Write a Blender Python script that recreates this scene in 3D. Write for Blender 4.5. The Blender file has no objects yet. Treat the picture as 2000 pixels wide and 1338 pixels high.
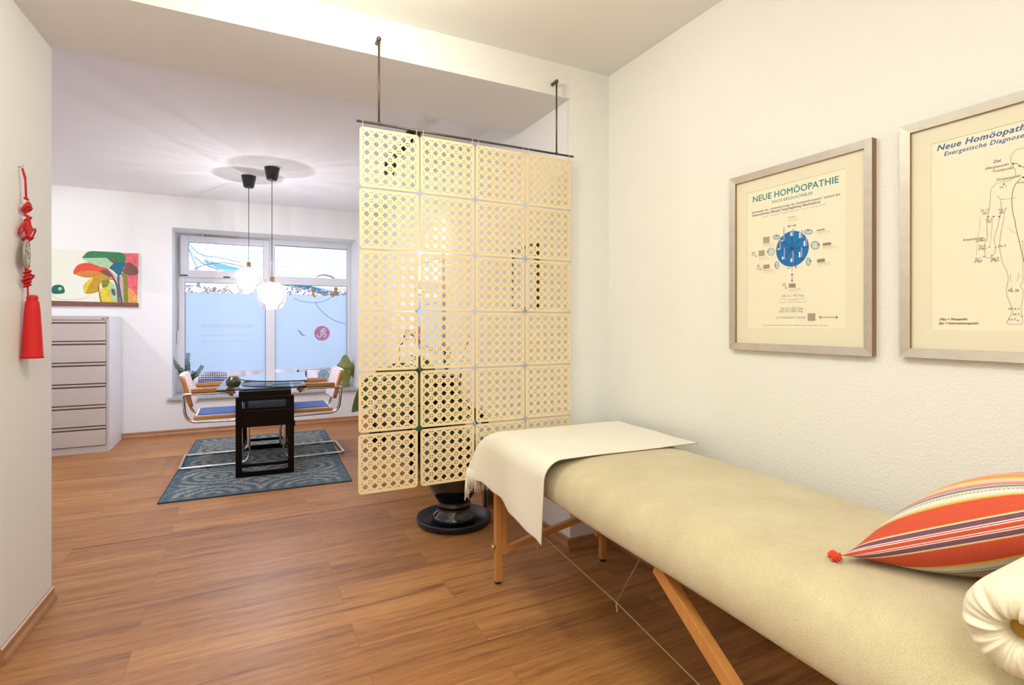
import bpy, bmesh, math, random
from mathutils import Vector, Matrix
S = bpy.context.scene
C = S.collection
PI = math.pi
def R(d): return math.radians(d)
random.seed(4)

# ------------------------------------------------------------------ camera
F_PX, CX, HY, H = 1047.0, 1000.0, 631.0, 1.25
TH = R(26.85)
cam_d = bpy.data.cameras.new('camera'); cam = bpy.data.objects.new('camera', cam_d); C.objects.link(cam)
cam.location = (0, 0, H); cam.rotation_euler = (R(90), 0, -TH)
cam_d.sensor_width = 36; cam_d.lens = 36 * F_PX / 2000
cam_d.shift_y = -(669 - HY) / 2000
cam_d.clip_start = 0.02; cam_d.clip_end = 200
S.camera = cam
# ------------------------------------------------------------------ colour management and exposure
S.view_settings.view_transform = 'Standard'; S.view_settings.look = 'None'
S.view_settings.gamma = 1; S.view_settings.use_curve_mapping = False
S.view_settings.exposure = 0.05
# ------------------------------------------------------------------ world, sun, room lights and added fill lights
w = bpy.data.worlds.new('sky'); S.world = w; w.use_nodes = True
bgn = w.node_tree.nodes['Background']; bgn.inputs[0].default_value = (0.68, 0.80, 1.0, 1); bgn.inputs[1].default_value = 2.15
def light(name, typ, loc, energy, col, rot=(0, 0, 0), size=None, size_y=None, radius=None, spot=None, blend=None):
    d = bpy.data.lights.new(name, typ); d.energy = energy; d.color = col
    if typ == 'AREA':
        d.size = size
        if size_y: d.shape = 'RECTANGLE'; d.size_y = size_y
    if radius is not None: d.shadow_soft_size = radius
    if spot: d.spot_size = spot; d.spot_blend = blend
    o = bpy.data.objects.new(name, d); C.objects.link(o); o.location = loc; o.rotation_euler = rot
    return o
def aim(o, target):
    o.rotation_euler = (Vector(target) - o.location).to_track_quat('-Z', 'Y').to_euler()
WARM = (0.96, 1.0, 0.90)
sun = bpy.data.lights.new('sun', 'SUN'); sun.energy = 6.0; sun.angle = R(2); sun.color = (1, .97, .92)
so = bpy.data.objects.new('sun', sun); C.objects.link(so); so.rotation_euler = (R(48), 0, R(10))
light('fill_light_near', 'AREA', (0.15, -0.9, 2.60), 27, WARM, size=1.3)  # added warm fill under the ceiling behind the camera, no fixture there
light('fill_light_middle', 'AREA', (0.10, 0.70, 2.62), 12, WARM, size=.5)  # extra fill put in mid-room to lift the left wall, not a real lamp
light('fill_light_rear', 'POINT', (-0.10, -0.35, 2.15), 17, (1, .97, .78), radius=.15)  # unseen point fill, added to brighten the ceiling and left wall
light('uplight_near', 'POINT', (0.34, 1.78, 2.42), 24, (1, .98, .82), radius=.10)
aim(light('wall_washer', 'SPOT', (-2.20, 5.55, 2.60), 46, (1, .98, .97), radius=.025, spot=R(110), blend=.6), (-1.2, 7.05, 1.1))
light('fill_light_far', 'AREA', (-0.9, 4.6, 2.63), 30, (.66, .74, 1.0), size=.9)  # bluish fill added for the far room, cools its floor; no such lamp
aim(light('sideboard_spot', 'SPOT', (1.02, 4.2, 2.45), 26, (1, .95, .86), radius=.03, spot=R(50), blend=.8), (1.62, 4.75, 1.85))

# ------------------------------------------------------------------ picture geometry helpers (a pixel on a known plane gives a point in the room)
def ray(px, py):
    u = (px - CX) / F_PX; v = (HY - py) / F_PX
    return Vector((math.sin(TH) + u * math.cos(TH), math.cos(TH) - u * math.sin(TH), v))
def onX(px, py, X): d = ray(px, py); s = X / d.x; return Vector((X, d.y * s, H + d.z * s))
def onY(px, py, Y): d = ray(px, py); s = Y / d.y; return Vector((d.x * s, Y, H + d.z * s))

# ------------------------------------------------------------------ materials
MATS = {}
def new_mat(name):
    m = bpy.data.materials.new(name); m.use_nodes = True; MATS[name] = m
    return m, m.node_tree, m.node_tree.nodes['Principled BSDF']
def N(nt, typ, **kw):
    n = nt.nodes.new(typ)
    for k, v in kw.items():
        if k in n.inputs.keys(): n.inputs[k].default_value = v
        else: setattr(n, k, v)
    return n
def L(nt, a, b): nt.links.new(a, b)
def mat(name, col, rough=.5, metal=0, bump=0, bscale=200, var=0, vscale=6, spec=.5, trans=0, emis=None, estr=0, coat=0, sheen=0, stretch=None):
    m, nt, p = new_mat(name)
    p.inputs['Base Color'].default_value = (*col, 1); p.inputs['Roughness'].default_value = rough
    p.inputs['Metallic'].default_value = metal; p.inputs['Specular IOR Level'].default_value = spec
    p.inputs['Transmission Weight'].default_value = trans; p.inputs['Coat Weight'].default_value = coat
    p.inputs['Sheen Weight'].default_value = sheen
    if emis: p.inputs['Emission Color'].default_value = (*emis, 1); p.inputs['Emission Strength'].default_value = estr
    tc = N(nt, 'ShaderNodeTexCoord'); src = tc.outputs['Object']
    if stretch:
        mp = N(nt, 'ShaderNodeMapping'); mp.inputs['Scale'].default_value = stretch; L(nt, src, mp.inputs[0]); src = mp.outputs[0]
    if var:
        n = N(nt, 'ShaderNodeTexNoise', Scale=vscale, Detail=4.0); L(nt, src, n.inputs['Vector'])
        mx = N(nt, 'ShaderNodeMix', data_type='RGBA')
        mx.inputs[6].default_value = (*[c * (1 - var) for c in col], 1); mx.inputs[7].default_value = (*[min(1, c * (1 + var)) for c in col], 1)
        L(nt, n.outputs[0], mx.inputs[0]); L(nt, mx.outputs[2], p.inputs['Base Color'])
    if bump:
        n = N(nt, 'ShaderNodeTexNoise', Scale=bscale, Detail=3.0); L(nt, src, n.inputs['Vector'])
        b = N(nt, 'ShaderNodeBump', Strength=bump, Distance=.004); L(nt, n.outputs[0], b.inputs['Height']); L(nt, b.outputs[0], p.inputs['Normal'])
    return m
def ramp(nt, stops, interp='LINEAR'):
    r = N(nt, 'ShaderNodeValToRGB'); cr = r.color_ramp; cr.interpolation = interp
    while len(cr.elements) > 1: cr.elements.remove(cr.elements[-1])
    cr.elements[0].position = stops[0][0]; cr.elements[0].color = (*stops[0][1], 1)
    for p_, c_ in stops[1:]:
        e = cr.elements.new(p_); e.color = (*c_, 1)
    return r
def math_n(nt, op, a, b=None):
    n = N(nt, 'ShaderNodeMath', operation=op)
    for i, x in enumerate((a, b)):
        if x is None: continue
        if isinstance(x, (int, float)): n.inputs[i].default_value = x
        else: L(nt, x, n.inputs[i])
    return n.outputs[0]

mat('plaster', (.86, .85, .83), .9, bump=.35, bscale=160, spec=.2)
mat('rough_plaster', (.86, .85, .82), .9, bump=.6, bscale=140, spec=.2)
mat('ceiling_paint', (.84, .825, .80), .95, spec=.1)
mat('upvc', (.82, .82, .86), .35)
mat('dark_seal', (.03, .03, .035), .6)
mat('chrome', (.75, .74, .73), .12, 1)
mat('steel', (.55, .54, .52), .3, 1)
mat('brass', (.72, .50, .22), .28, 1)
mat('bronze', (.13, .105, .075), .38, .8)
mat('black_plastic', (.012, .012, .012), .35)
mat('black_rubber', (.012, .014, .018), .55, bump=.1)
mat('tile_wood', (.84, .68, .41), .45, var=.06, vscale=3)
mat('dark_wood', (.006, .003, .002), .2, spec=.14, var=.5, vscale=4, stretch=(1, 1, 12))
mat('beech', (.58, .25, .065), .4, var=.22, vscale=5, stretch=(1, 8, 1))
mat('chair_wood', (.55, .22, .05), .38, var=.15, vscale=12)
mat('skirting', (.42, .20, .085), .35, var=.15, vscale=10)
mat('frame_silver', (.60, .56, .50), .34, .75, var=.12, vscale=30)
mat('frame_side', (.30, .17, .07), .5)
mat('mount_board', (.80, .74, .58), .9)
mat('poster_paper', (.85, .79, .62), .6)
mat('cabinet_front', (.56, .49, .43), .45)
mat('cabinet_side', (.80, .80, .84), .45)
mat('groove', (.22, .16, .12), .7)
mat('red_cord', (.62, .008, .006), .55, bump=.3, bscale=300)
mat('red_tassel', (.66, .01, .01), .7)
mat('jade', (.42, .38, .26), .35, var=.4, vscale=60)
mat('jade_dark', (.10, .08, .055), .5)
mat('navy_pad', (.06, .105, .27), .6, bump=.2)
mat('cane_white', (.78, .72, .72), .7)
mat('cane_line', (.50, .20, .14), .7)
mat('throw_cream', (.86, .82, .72), .95, bump=.15, bscale=600, var=.04, vscale=3, sheen=.2)
mat('stitch', (.35, .25, .13), .9)
mat('foam', (.48, .26, .04), .9)
mat('bolster_cloth', (.84, .76, .58), .95, bump=.22, bscale=500, sheen=.3)
mat('string', (.62, .50, .33), .8)
mat('red_tuft', (.85, .07, .025), .8, bump=.5, bscale=400)
mat('green_leaf', (.022, .10, .012), .4, var=.5, vscale=8)
mat('olive_leaf', (.045, .085, .008), .4, var=.4, vscale=8)
mat('teal_leaf', (.012, .07, .04), .35, var=.4, vscale=20)
mat('stem_green', (.06, .13, .03), .5)
mat('soil', (.03, .02, .013), .95)
mat('white_pot', (.72, .73, .76), .4)
mat('orchid_pink', (.45, .22, .38), .6, var=.5, vscale=30)
mat('buddha_glaze', (.24, .26, .05), .18, var=.35, vscale=18, coat=.5)
mat('gold_edge', (.50, .30, .08), .4)
mat('vase_glaze', (.05, .055, .02), .12, var=.7, vscale=14, coat=.8, stretch=(3, 3, .4))
mat('urn_glaze', (.006, .010, .007), .07, var=.6, vscale=7, coat=1)
mat('tray_black', (.010, .012, .018), .35)
mat('mirror', (.9, .9, .92), .03, 1)
mat('pic_blue', (.55, .62, .72), .5)
mat('olive_frame', (.05, .045, .015), .4)
mat('hedge', (.30, .25, .28), .9, var=.95, vscale=5)
mat('lawn', (.25, .3, .25), .9)
mat('facade_board', (.88, .93, .97), .8)
mat('facade_gap', (.55, .70, .80), .8)
mat('blue_roof', (.22, .62, .80), .7)
mat('bark', (.30, .34, .42), .8)
for nm, c_ in dict(ink_teal=(.035, .23, .27), ink_navy=(.05, .05, .17), ink_blue=(.055, .12, .33), ink_brown=(.20, .14, .08), ink_black=(.02, .015, .012),
                   ink_disc=(.0, .155, .47), ink_line=(.004, .03, .09), ink_white=(.85, .82, .78), ink_lilac=(.34, .36, .66), ink_grey=(.40, .36, .29), ink_ring=(.10, .16, .22),
                   ink_halo=(.62, .66, .58), pt_cream=(.80, .80, .66), pt_green=(.03, .20, .07), pt_mint=(.38, .60, .33), pt_red=(.80, .07, .03), pt_orange=(.62, .22, .03),
                   pt_yellow=(.72, .55, .03), pt_ochre=(.52, .30, .02), pt_pink=(.80, .13, .16), pt_rose=(.75, .36, .33), pt_teal=(.01, .14, .20), pt_brown=(.20, .08, .065),
                   pt_olive=(.20, .24, .02), pt_peach=(.78, .36, .10), pt_sea=(.01, .12, .10), pt_plum=(.12, .10, .13), decal_grey=(.34, .40, .50), decal_gold=(.46, .28, .12), decal_pink=(.60, .20, .38),
                   decal_cyan=(.10, .45, .58), decal_blue=(.03, .10, .30), decal_pale=(.60, .72, .86)).items():
    mat(nm, c_, .65, **(dict(var=.38, vscale=26) if nm.startswith('pt_') and nm != 'pt_cream' else {}))

# granite sill
m, nt, p = new_mat('granite'); tc = N(nt, 'ShaderNodeTexCoord')
n1 = N(nt, 'ShaderNodeTexNoise', Scale=90.0, Detail=3.0); L(nt, tc.outputs['Object'], n1.inputs['Vector'])
r = ramp(nt, [(.35, (.25, .24, .25)), (.5, (.50, .48, .50)), (.65, (.68, .66, .68))]); L(nt, n1.outputs[0], r.inputs[0]); L(nt, r.outputs[0], p.inputs['Base Color']); p.inputs['Roughness'].default_value = .2

# wood plank floor, boards along X
m, nt, p = new_mat('floor_boards'); tc = N(nt, 'ShaderNodeTexCoord')
mp0 = N(nt, 'ShaderNodeMapping'); mp0.inputs['Location'].default_value = (.37, .075, 0); L(nt, tc.outputs['Object'], mp0.inputs[0])
br = N(nt, 'ShaderNodeTexBrick', Scale=1.0, offset=.37, squash=1.0)
br.inputs['Brick Width'].default_value = 1.24; br.inputs['Row Height'].default_value = .182; br.inputs['Mortar Size'].default_value = .0008
br.inputs['Mortar Smooth'].default_value = .2; br.inputs['Bias'].default_value = 0
br.inputs['Color1'].default_value = (0, 0, 0, 1); br.inputs['Color2'].default_value = (1, 1, 1, 1); br.inputs['Mortar'].default_value = (.5, .5, .5, 1)
L(nt, mp0.outputs[0], br.inputs['Vector'])
# shift grain per plank
vm = N(nt, 'ShaderNodeVectorMath', operation='SCALE'); vm.inputs['Scale'].default_value = 9.0; L(nt, br.outputs['Color'], vm.inputs[0])
va = N(nt, 'ShaderNodeVectorMath', operation='ADD'); L(nt, tc.outputs['Object'], va.inputs[0]); L(nt, vm.outputs[0], va.inputs[1])
mp = N(nt, 'ShaderNodeMapping'); mp.inputs['Scale'].default_value = (.9, 15, 1); L(nt, va.outputs[0], mp.inputs[0])
g1 = N(nt, 'ShaderNodeTexNoise', Scale=1.6, Detail=7.0, Roughness=.62, Distortion=.6); L(nt, mp.outputs[0], g1.inputs['Vector'])
mp2 = N(nt, 'ShaderNodeMapping'); mp2.inputs['Scale'].default_value = (9, 170, 1); L(nt, va.outputs[0], mp2.inputs[0])
g2 = N(nt, 'ShaderNodeTexNoise', Scale=1.5, Detail=3.0); L(nt, mp2.outputs[0], g2.inputs['Vector'])
r1 = ramp(nt, [(.20, (.11, .038, .012)), (.33, (.26, .103, .033)), (.45, (.39, .170, .054)), (.60, (.47, .215, .070)), (.80, (.54, .275, .092))]); L(nt, g1.outputs[0], r1.inputs[0])
mx = N(nt, 'ShaderNodeMix', data_type='RGBA', blend_type='MULTIPLY'); mx.inputs[0].default_value = .55
L(nt, r1.outputs[0], mx.inputs[6]); r2 = ramp(nt, [(.30, (.42, .38, .36)), (.46, (.98, .98, .98)), (.7, (1.2, 1.2, 1.2))]); L(nt, g2.outputs[0], r2.inputs[0]); L(nt, r2.outputs[0], mx.inputs[7])
r3 = ramp(nt, [(0, (.84, .80, .80)), (1, (1.12, 1.12, 1.1))]); L(nt, br.outputs['Color'], r3.inputs[0])
mx2 = N(nt, 'ShaderNodeMix', data_type='RGBA', blend_type='MULTIPLY'); mx2.inputs[0].default_value = 1; L(nt, mx.outputs[2], mx2.inputs[6]); L(nt, r3.outputs[0], mx2.inputs[7])
mx3 = N(nt, 'ShaderNodeMix', data_type='RGBA'); L(nt, br.outputs['Fac'], mx3.inputs[0]); L(nt, mx2.outputs[2], mx3.inputs[6]); mx3.inputs[7].default_value = (.17, .075, .032, 1)
L(nt, mx3.outputs[2], p.inputs['Base Color']); p.inputs['Roughness'].default_value = .42; p.inputs['Specular IOR Level'].default_value = .32
bp = N(nt, 'ShaderNodeBump', Strength=.12, Distance=.002); L(nt, g2.outputs[0], bp.inputs['Height']); L(nt, bp.outputs[0], p.inputs['Normal'])

# rug
m, nt, p = new_mat('rug'); tc = N(nt, 'ShaderNodeTexCoord'); sx = N(nt, 'ShaderNodeSeparateXYZ'); L(nt, tc.outputs['Object'], sx.inputs[0])
nz = N(nt, 'ShaderNodeTexNoise', Scale=52.0, Detail=8.0, Roughness=.8, Distortion=.9); L(nt, tc.outputs['Object'], nz.inputs['Vector'])
nl = N(nt, 'ShaderNodeTexNoise', Scale=3.0, Detail=3.0); L(nt, tc.outputs['Object'], nl.inputs['Vector'])
def tri(v, period):   # distance to the nearest repeat centre
    a = math_n(nt, 'DIVIDE', v, period); a = math_n(nt, 'SUBTRACT', a, math_n(nt, 'ROUND', a)); return math_n(nt, 'MULTIPLY', a, period)
tx = tri(math_n(nt, 'ADD', sx.outputs[0], .33), .66); ty = tri(sx.outputs[1], .52)
d2 = math_n(nt, 'SQRT', math_n(nt, 'ADD', math_n(nt, 'POWER', math_n(nt, 'ABSOLUTE', tx), 2.0), math_n(nt, 'POWER', math_n(nt, 'ABSOLUTE', math_n(nt, 'MULTIPLY', ty, 1.2)), 2.0)))
dd = math_n(nt, 'ADD', d2, math_n(nt, 'MULTIPLY', nz.outputs[0], .10))
rings = math_n(nt, 'SINE', math_n(nt, 'MULTIPLY', dd, 70.0))
rings = math_n(nt, 'ADD', math_n(nt, 'MULTIPLY', rings, .062), nz.outputs[0])
rr = ramp(nt, [(.36, (.015, .04, .05)), (.45, (.06, .11, .125)), (.51, (.17, .20, .19)), (.57, (.33, .30, .25)), (.70, (.48, .41, .36))]); L(nt, rings, rr.inputs[0])
ax = math_n(nt, 'ABSOLUTE', sx.outputs[0]); ay = math_n(nt, 'ABSOLUTE', sx.outputs[1])
bd = math_n(nt, 'MAXIMUM', math_n(nt, 'GREATER_THAN', ax, .575), math_n(nt, 'GREATER_THAN', ay, 1.03))
mxb = N(nt, 'ShaderNodeMix', data_type='RGBA'); L(nt, math_n(nt, 'MULTIPLY', bd, .72), mxb.inputs[0]); L(nt, rr.outputs[0], mxb.inputs[6]); mxb.inputs[7].default_value = (.06, .115, .14, 1)
ed = math_n(nt, 'MAXIMUM', math_n(nt, 'GREATER_THAN', ax, .642), math_n(nt, 'GREATER_THAN', ay, 1.10))
mxe = N(nt, 'ShaderNodeMix', data_type='RGBA'); L(nt, ed, mxe.inputs[0]); L(nt, mxb.outputs[2], mxe.inputs[6]); mxe.inputs[7].default_value = (.02, .035, .045, 1)
L(nt, mxe.outputs[2], p.inputs['Base Color']); p.inputs['Roughness'].default_value = .95
bp = N(nt, 'ShaderNodeBump', Strength=.4, Distance=.003); L(nt, nz.outputs[0], bp.inputs['Height']); L(nt, bp.outputs[0], p.inputs['Normal'])

# terry towelling cover
m, nt, p = new_mat('terry'); tc = N(nt, 'ShaderNodeTexCoord')
n1 = N(nt, 'ShaderNodeTexNoise', Scale=420.0, Detail=2.0); n2 = N(nt, 'ShaderNodeTexNoise', Scale=6.0, Detail=5.0, Roughness=.7)
L(nt, tc.outputs['Object'], n1.inputs['Vector']); L(nt, tc.outputs['Object'], n2.inputs['Vector'])
ra = ramp(nt, [(.3, (.49, .395, .230)), (.5, (.61, .515, .32)), (.72, (.72, .64, .43))]); L(nt, math_n(nt, 'ADD', math_n(nt, 'MULTIPLY', n1.outputs[0], .55), math_n(nt, 'MULTIPLY', n2.outputs[0], .45)), ra.inputs[0])
L(nt, ra.outputs[0], p.inputs['Base Color']); p.inputs['Roughness'].default_value = 1; p.inputs['Sheen Weight'].default_value = .35; p.inputs['Specular IOR Level'].default_value = .15
bp = N(nt, 'ShaderNodeBump', Strength=.55, Distance=.003); L(nt, n1.outputs[0], bp.inputs['Height']); L(nt, bp.outputs[0], p.inputs['Normal'])

# woven cushion stripes run along local x, pattern counted from the folded edge (local y = 0) outwards
m, nt, p = new_mat('stripes'); tc = N(nt, 'ShaderNodeTexCoord'); uvx = N(nt, 'ShaderNodeSeparateXYZ'); L(nt, tc.outputs['UV'], uvx.inputs[0])
red = (.62, .08, .035); salm = (.80, .30, .20); yel = (.85, .40, .02); crm = (.66, .62, .50); pur = (.19, .075, .12); wht = (.82, .74, .70); gry = (.25, .22, .26); pnk = (.85, .56, .44)
st = [(0, red), (.0022, wht), (.0048, red), (.0060, wht), (.0082, pur), (.0175, wht), (.0195, yel), (.0205, red), (.063, yel), (.069, crm), (.077, (.74, .72, .60)), (.088, crm), (.101, gry), (.112, wht), (.116, gry), (.121, salm),
      (.134, pnk), (.165, yel), (.188, salm), (.22, pnk), (.24, red), (.31, pur), (.325, wht), (.335, red), (.385, yel), (.392, crm), (.42, gry), (.432, salm)]
rs = ramp(nt, [(a / .46, c) for a, c in st], 'CONSTANT'); L(nt, uvx.outputs[1], rs.inputs[0])
wv = N(nt, 'ShaderNodeTexNoise', Scale=1.0, Detail=2.0); mpw = N(nt, 'ShaderNodeMapping'); mpw.inputs['Scale'].default_value = (330, 60, 1); L(nt, tc.outputs['UV'], mpw.inputs[0]); L(nt, mpw.outputs[0], wv.inputs['Vector'])
rw = ramp(nt, [(.35, (.88, .88, .88)), (.65, (1.06, 1.06, 1.06))]); L(nt, wv.outputs[0], rw.inputs[0])
dots = math_n(nt, 'MULTIPLY', math_n(nt, 'GREATER_THAN', math_n(nt, 'SINE', math_n(nt, 'MULTIPLY', uvx.outputs[0], 420.0)), 0.0), math_n(nt, 'COMPARE', uvx.outputs[1], .092 / .46))
dots.node.inputs[1].links[0].from_node.inputs[2].default_value = .0026
mxs = N(nt, 'ShaderNodeMix', data_type='RGBA', blend_type='MULTIPLY'); mxs.inputs[0].default_value = 1; L(nt, rs.outputs[0], mxs.inputs[6]); L(nt, rw.outputs[0], mxs.inputs[7])
mxd = N(nt, 'ShaderNodeMix', data_type='RGBA'); L(nt, dots, mxd.inputs[0]); L(nt, mxs.outputs[2], mxd.inputs[6]); mxd.inputs[7].default_value = (.12, .10, .10, 1)
L(nt, mxd.outputs[2], p.inputs['Base Color']); p.inputs['Roughness'].default_value = .85
bp = N(nt, 'ShaderNodeBump', Strength=.12, Distance=.002); L(nt, wv.outputs[0], bp.inputs['Height']); L(nt, bp.outputs[0], p.inputs['Normal'])

# window film and glasses
m = bpy.data.materials.new('frosted_film'); m.use_nodes = True; MATS['frosted_film'] = m; nt = m.node_tree; nt.nodes.clear()
o_ = N(nt, 'ShaderNodeOutputMaterial'); tl = N(nt, 'ShaderNodeBsdfTranslucent'); tl.inputs[0].default_value = (.88, .93, 1, 1)
df = N(nt, 'ShaderNodeBsdfDiffuse'); df.inputs[0].default_value = (.70, .80, .92, 1); ms = N(nt, 'ShaderNodeMixShader'); ms.inputs[0].default_value = .22
L(nt, tl.outputs[0], ms.inputs[1]); L(nt, df.outputs[0], ms.inputs[2]); L(nt, ms.outputs[0], o_.inputs[0])
def thin_glass(name, tint, gloss, rough=.02, glcol=(1, 1, 1)):
    m = bpy.data.materials.new(name); m.use_nodes = True; MATS[name] = m; nt = m.node_tree; nt.nodes.clear()
    o_ = N(nt, 'ShaderNodeOutputMaterial'); tr = N(nt, 'ShaderNodeBsdfTransparent'); tr.inputs[0].default_value = (*tint, 1)
    gl = N(nt, 'ShaderNodeBsdfGlossy'); gl.inputs['Roughness'].default_value = rough; gl.inputs['Color'].default_value = (*glcol, 1)
    lw = N(nt, 'ShaderNodeFresnel'); lw.inputs[0].default_value = 1.45; ms = N(nt, 'ShaderNodeMixShader')
    f = math_n(nt, 'MINIMUM', math_n(nt, 'ADD', math_n(nt, 'MULTIPLY', lw.outputs[0], gloss), .01), .95)
    L(nt, f, ms.inputs[0]); L(nt, tr.outputs[0], ms.inputs[1]); L(nt, gl.outputs[0], ms.inputs[2]); L(nt, ms.outputs[0], o_.inputs[0])
    return m, nt, tr
thin_glass('pane_glass', (.96, .98, 1), .5)
thin_glass('table_glass', (.66, .76, .80), 1.0)
mat('glass_edge', (.004, .02, .025), .1)
m, nt, tr = thin_glass('lamp_glass', (.95, .95, .97), .8)
tc = N(nt, 'ShaderNodeTexCoord'); sp = N(nt, 'ShaderNodeSeparateXYZ'); L(nt, tc.outputs['Object'], sp.inputs[0])
ang = math_n(nt, 'ARCTAN2', sp.outputs[1], sp.outputs[0]); cb = N(nt, 'ShaderNodeCombineXYZ')
L(nt, math_n(nt, 'MULTIPLY', math_n(nt, 'COSINE', ang), 17.0), cb.inputs[0]); L(nt, math_n(nt, 'MULTIPLY', math_n(nt, 'SINE', ang), 17.0), cb.inputs[1])
nn = N(nt, 'ShaderNodeTexNoise', Scale=1.0, Detail=3.0); L(nt, cb.outputs[0], nn.inputs['Vector'])
rg = ramp(nt, [(.44, (.62, .62, .64)), (.54, (1, 1, 1.0))]); L(nt, nn.outputs[0], rg.inputs[0]); L(nt, rg.outputs[0], tr.inputs[0])
tl = N(nt, 'ShaderNodeBsdfTranslucent'); tl.inputs[0].default_value = (1, 1, 1, 1); oo = nt.nodes['Material Output']; ml = N(nt, 'ShaderNodeMixShader'); ml.inputs[0].default_value = .014; L(nt, oo.inputs[0].links[0].from_socket, ml.inputs[1]); L(nt, tl.outputs[0], ml.inputs[2]); L(nt, ml.outputs[0], oo.inputs[0])
m = bpy.data.materials.new('bulb_glow'); m.use_nodes = True; MATS['bulb_glow'] = m; nt = m.node_tree; nt.nodes.clear()
o_ = N(nt, 'ShaderNodeOutputMaterial'); tr = N(nt, 'ShaderNodeBsdfTransparent'); em = N(nt, 'ShaderNodeEmission'); em.inputs[0].default_value = (1, .97, .95, 1); em.inputs[1].default_value = 22
ms = N(nt, 'ShaderNodeMixShader'); ms.inputs[0].default_value = .45; L(nt, tr.outputs[0], ms.inputs[1]); L(nt, em.outputs[0], ms.inputs[2]); L(nt, ms.outputs[0], o_.inputs[0])

# ------------------------------------------------------------------ mesh builder
class MB:
    def __init__(s, *mats): s.bm = bmesh.new(); s.mats = list(mats); s.mi = 0
    def use(s, name):
        if name not in s.mats: s.mats.append(name)
        s.mi = s.mats.index(name); return s
    def face(s, pts, smooth=False):
        f = s.bm.faces.new([s.bm.verts.new(p) for p in pts]); f.material_index = s.mi; f.smooth = smooth; return f
    def box(s, x0, x1, y0, y1, z0, z1, bev=0, M=None):
        M = M or Matrix()
        vs = [s.bm.verts.new(M @ Vector((x, y, z))) for x in (x0, x1) for y in (y0, y1) for z in (z0, z1)]
        fs = [s.bm.faces.new([vs[i] for i in q]) for q in ((0, 1, 3, 2), (4, 6, 7, 5), (0, 4, 5, 1), (2, 3, 7, 6), (0, 2, 6, 4), (1, 5, 7, 3))]
        for f in fs: f.material_index = s.mi
        if bev:
            es = list({e for f in fs for e in f.edges})
            r = bmesh.ops.bevel(s.bm, geom=es, offset=bev, segments=2, affect='EDGES', profile=.6, clamp_overlap=True)
            for f in r['faces']: f.material_index = s.mi
        return s
    def bar(s, a, b, wdt, hgt, bev=0, up=(0, 0, 1)):
        a = Vector(a); b = Vector(b); d = b - a; x = d.normalized(); y = Vector(up).cross(x).normalized(); z = x.cross(y)
        M = Matrix((( x.x, y.x, z.x, a.x), (x.y, y.y, z.y, a.y), (x.z, y.z, z.z, a.z), (0, 0, 0, 1)))
        return s.box(0, d.length, -wdt / 2, wdt / 2, -hgt / 2, hgt / 2, bev, M)
    def tube(s, path, r, n=10, cap=True, closed=False):
        P = [Vector(p) for p in path]; m = len(P); rr = r if isinstance(r, (list, tuple)) else [r] * m
        T = []
        for i in range(m):
            if closed: t = P[(i + 1) % m] - P[i - 1]
            else: t = P[min(i + 1, m - 1)] - P[max(i - 1, 0)]
            T.append(t.normalized() if t.length > 1e-9 else Vector((0, 0, 1)))
        ref = Vector((0, 0, 1)) if abs(T[0].z) < .9 else Vector((1, 0, 0)); nrm = T[0].cross(ref).normalized(); rings = []
        for i in range(m):
            nrm = (nrm - T[i] * nrm.dot(T[i])); nrm = nrm.normalized() if nrm.length > 1e-6 else T[i].orthogonal().normalized(); b = T[i].cross(nrm)
            rings.append([s.bm.verts.new(P[i] + (nrm * math.cos(2 * PI * k / n) + b * math.sin(2 * PI * k / n)) * rr[i]) for k in range(n)])
        for i in range(m if closed else m - 1):
            A, B = rings[i], rings[(i + 1) % m]
            for k in range(n):
                f = s.bm.faces.new((A[k], A[(k + 1) % n], B[(k + 1) % n], B[k])); f.smooth = True; f.material_index = s.mi
        if cap and not closed:
            for rg_, rev in ((rings[0], True), (rings[-1], False)):
                f = s.bm.faces.new(rg_[::-1] if rev else rg_); f.material_index = s.mi
        return s
    def lathe(s, prof, n=40, c=(0, 0, 0), fn=None, smooth=True):
        rings = []
        for j, (r, z) in enumerate(prof):
            if r < 1e-6: rings.append([s.bm.verts.new((c[0], c[1], c[2] + z))])
            else: rings.append([s.bm.verts.new((c[0] + (r if not fn else fn(r, z, 2 * PI * k / n)) * math.cos(2 * PI * k / n), c[1] + (r if not fn else fn(r, z, 2 * PI * k / n)) * math.sin(2 * PI * k / n), c[2] + z)) for k in range(n)])
        for A, B in zip(rings[:-1], rings[1:]):
            for k in range(n):
                a0, a1 = A[k % len(A)], A[(k + 1) % len(A)]; b0, b1 = B[k % len(B)], B[(k + 1) % len(B)]
                vs = [a0, a1, b1, b0] if len(A) > 1 and len(B) > 1 else ([a0, b1, b0] if len(A) == 1 else [a0, a1, b0])
                if len(set(vs)) < 3: continue
                f = s.bm.faces.new(vs); f.smooth = smooth; f.material_index = s.mi
        return s
    def prism(s, poly, z0, z1):
        a = [s.bm.verts.new((x, y, z0)) for x, y in poly]; b = [s.bm.verts.new((x, y, z1)) for x, y in poly]; n = len(poly)
        fs = [s.bm.faces.new(a[::-1]), s.bm.faces.new(b)] + [s.bm.faces.new((a[i], a[(i + 1) % n], b[(i + 1) % n], b[i])) for i in range(n)]
        for f in fs: f.material_index = s.mi
        return s
    def ball(s, c, r, sc=(1, 1, 1), n=12):
        res = bmesh.ops.create_uvsphere(s.bm, u_segments=n, v_segments=max(6, n // 2 + 2), radius=1)
        for v in res['verts']: v.co = Vector((c[0] + v.co.x * r * sc[0], c[1] + v.co.y * r * sc[1], c[2] + v.co.z * r * sc[2]))
        for f in {f for v in res['verts'] for f in v.link_faces}: f.smooth = True; f.material_index = s.mi
        return s
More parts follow.
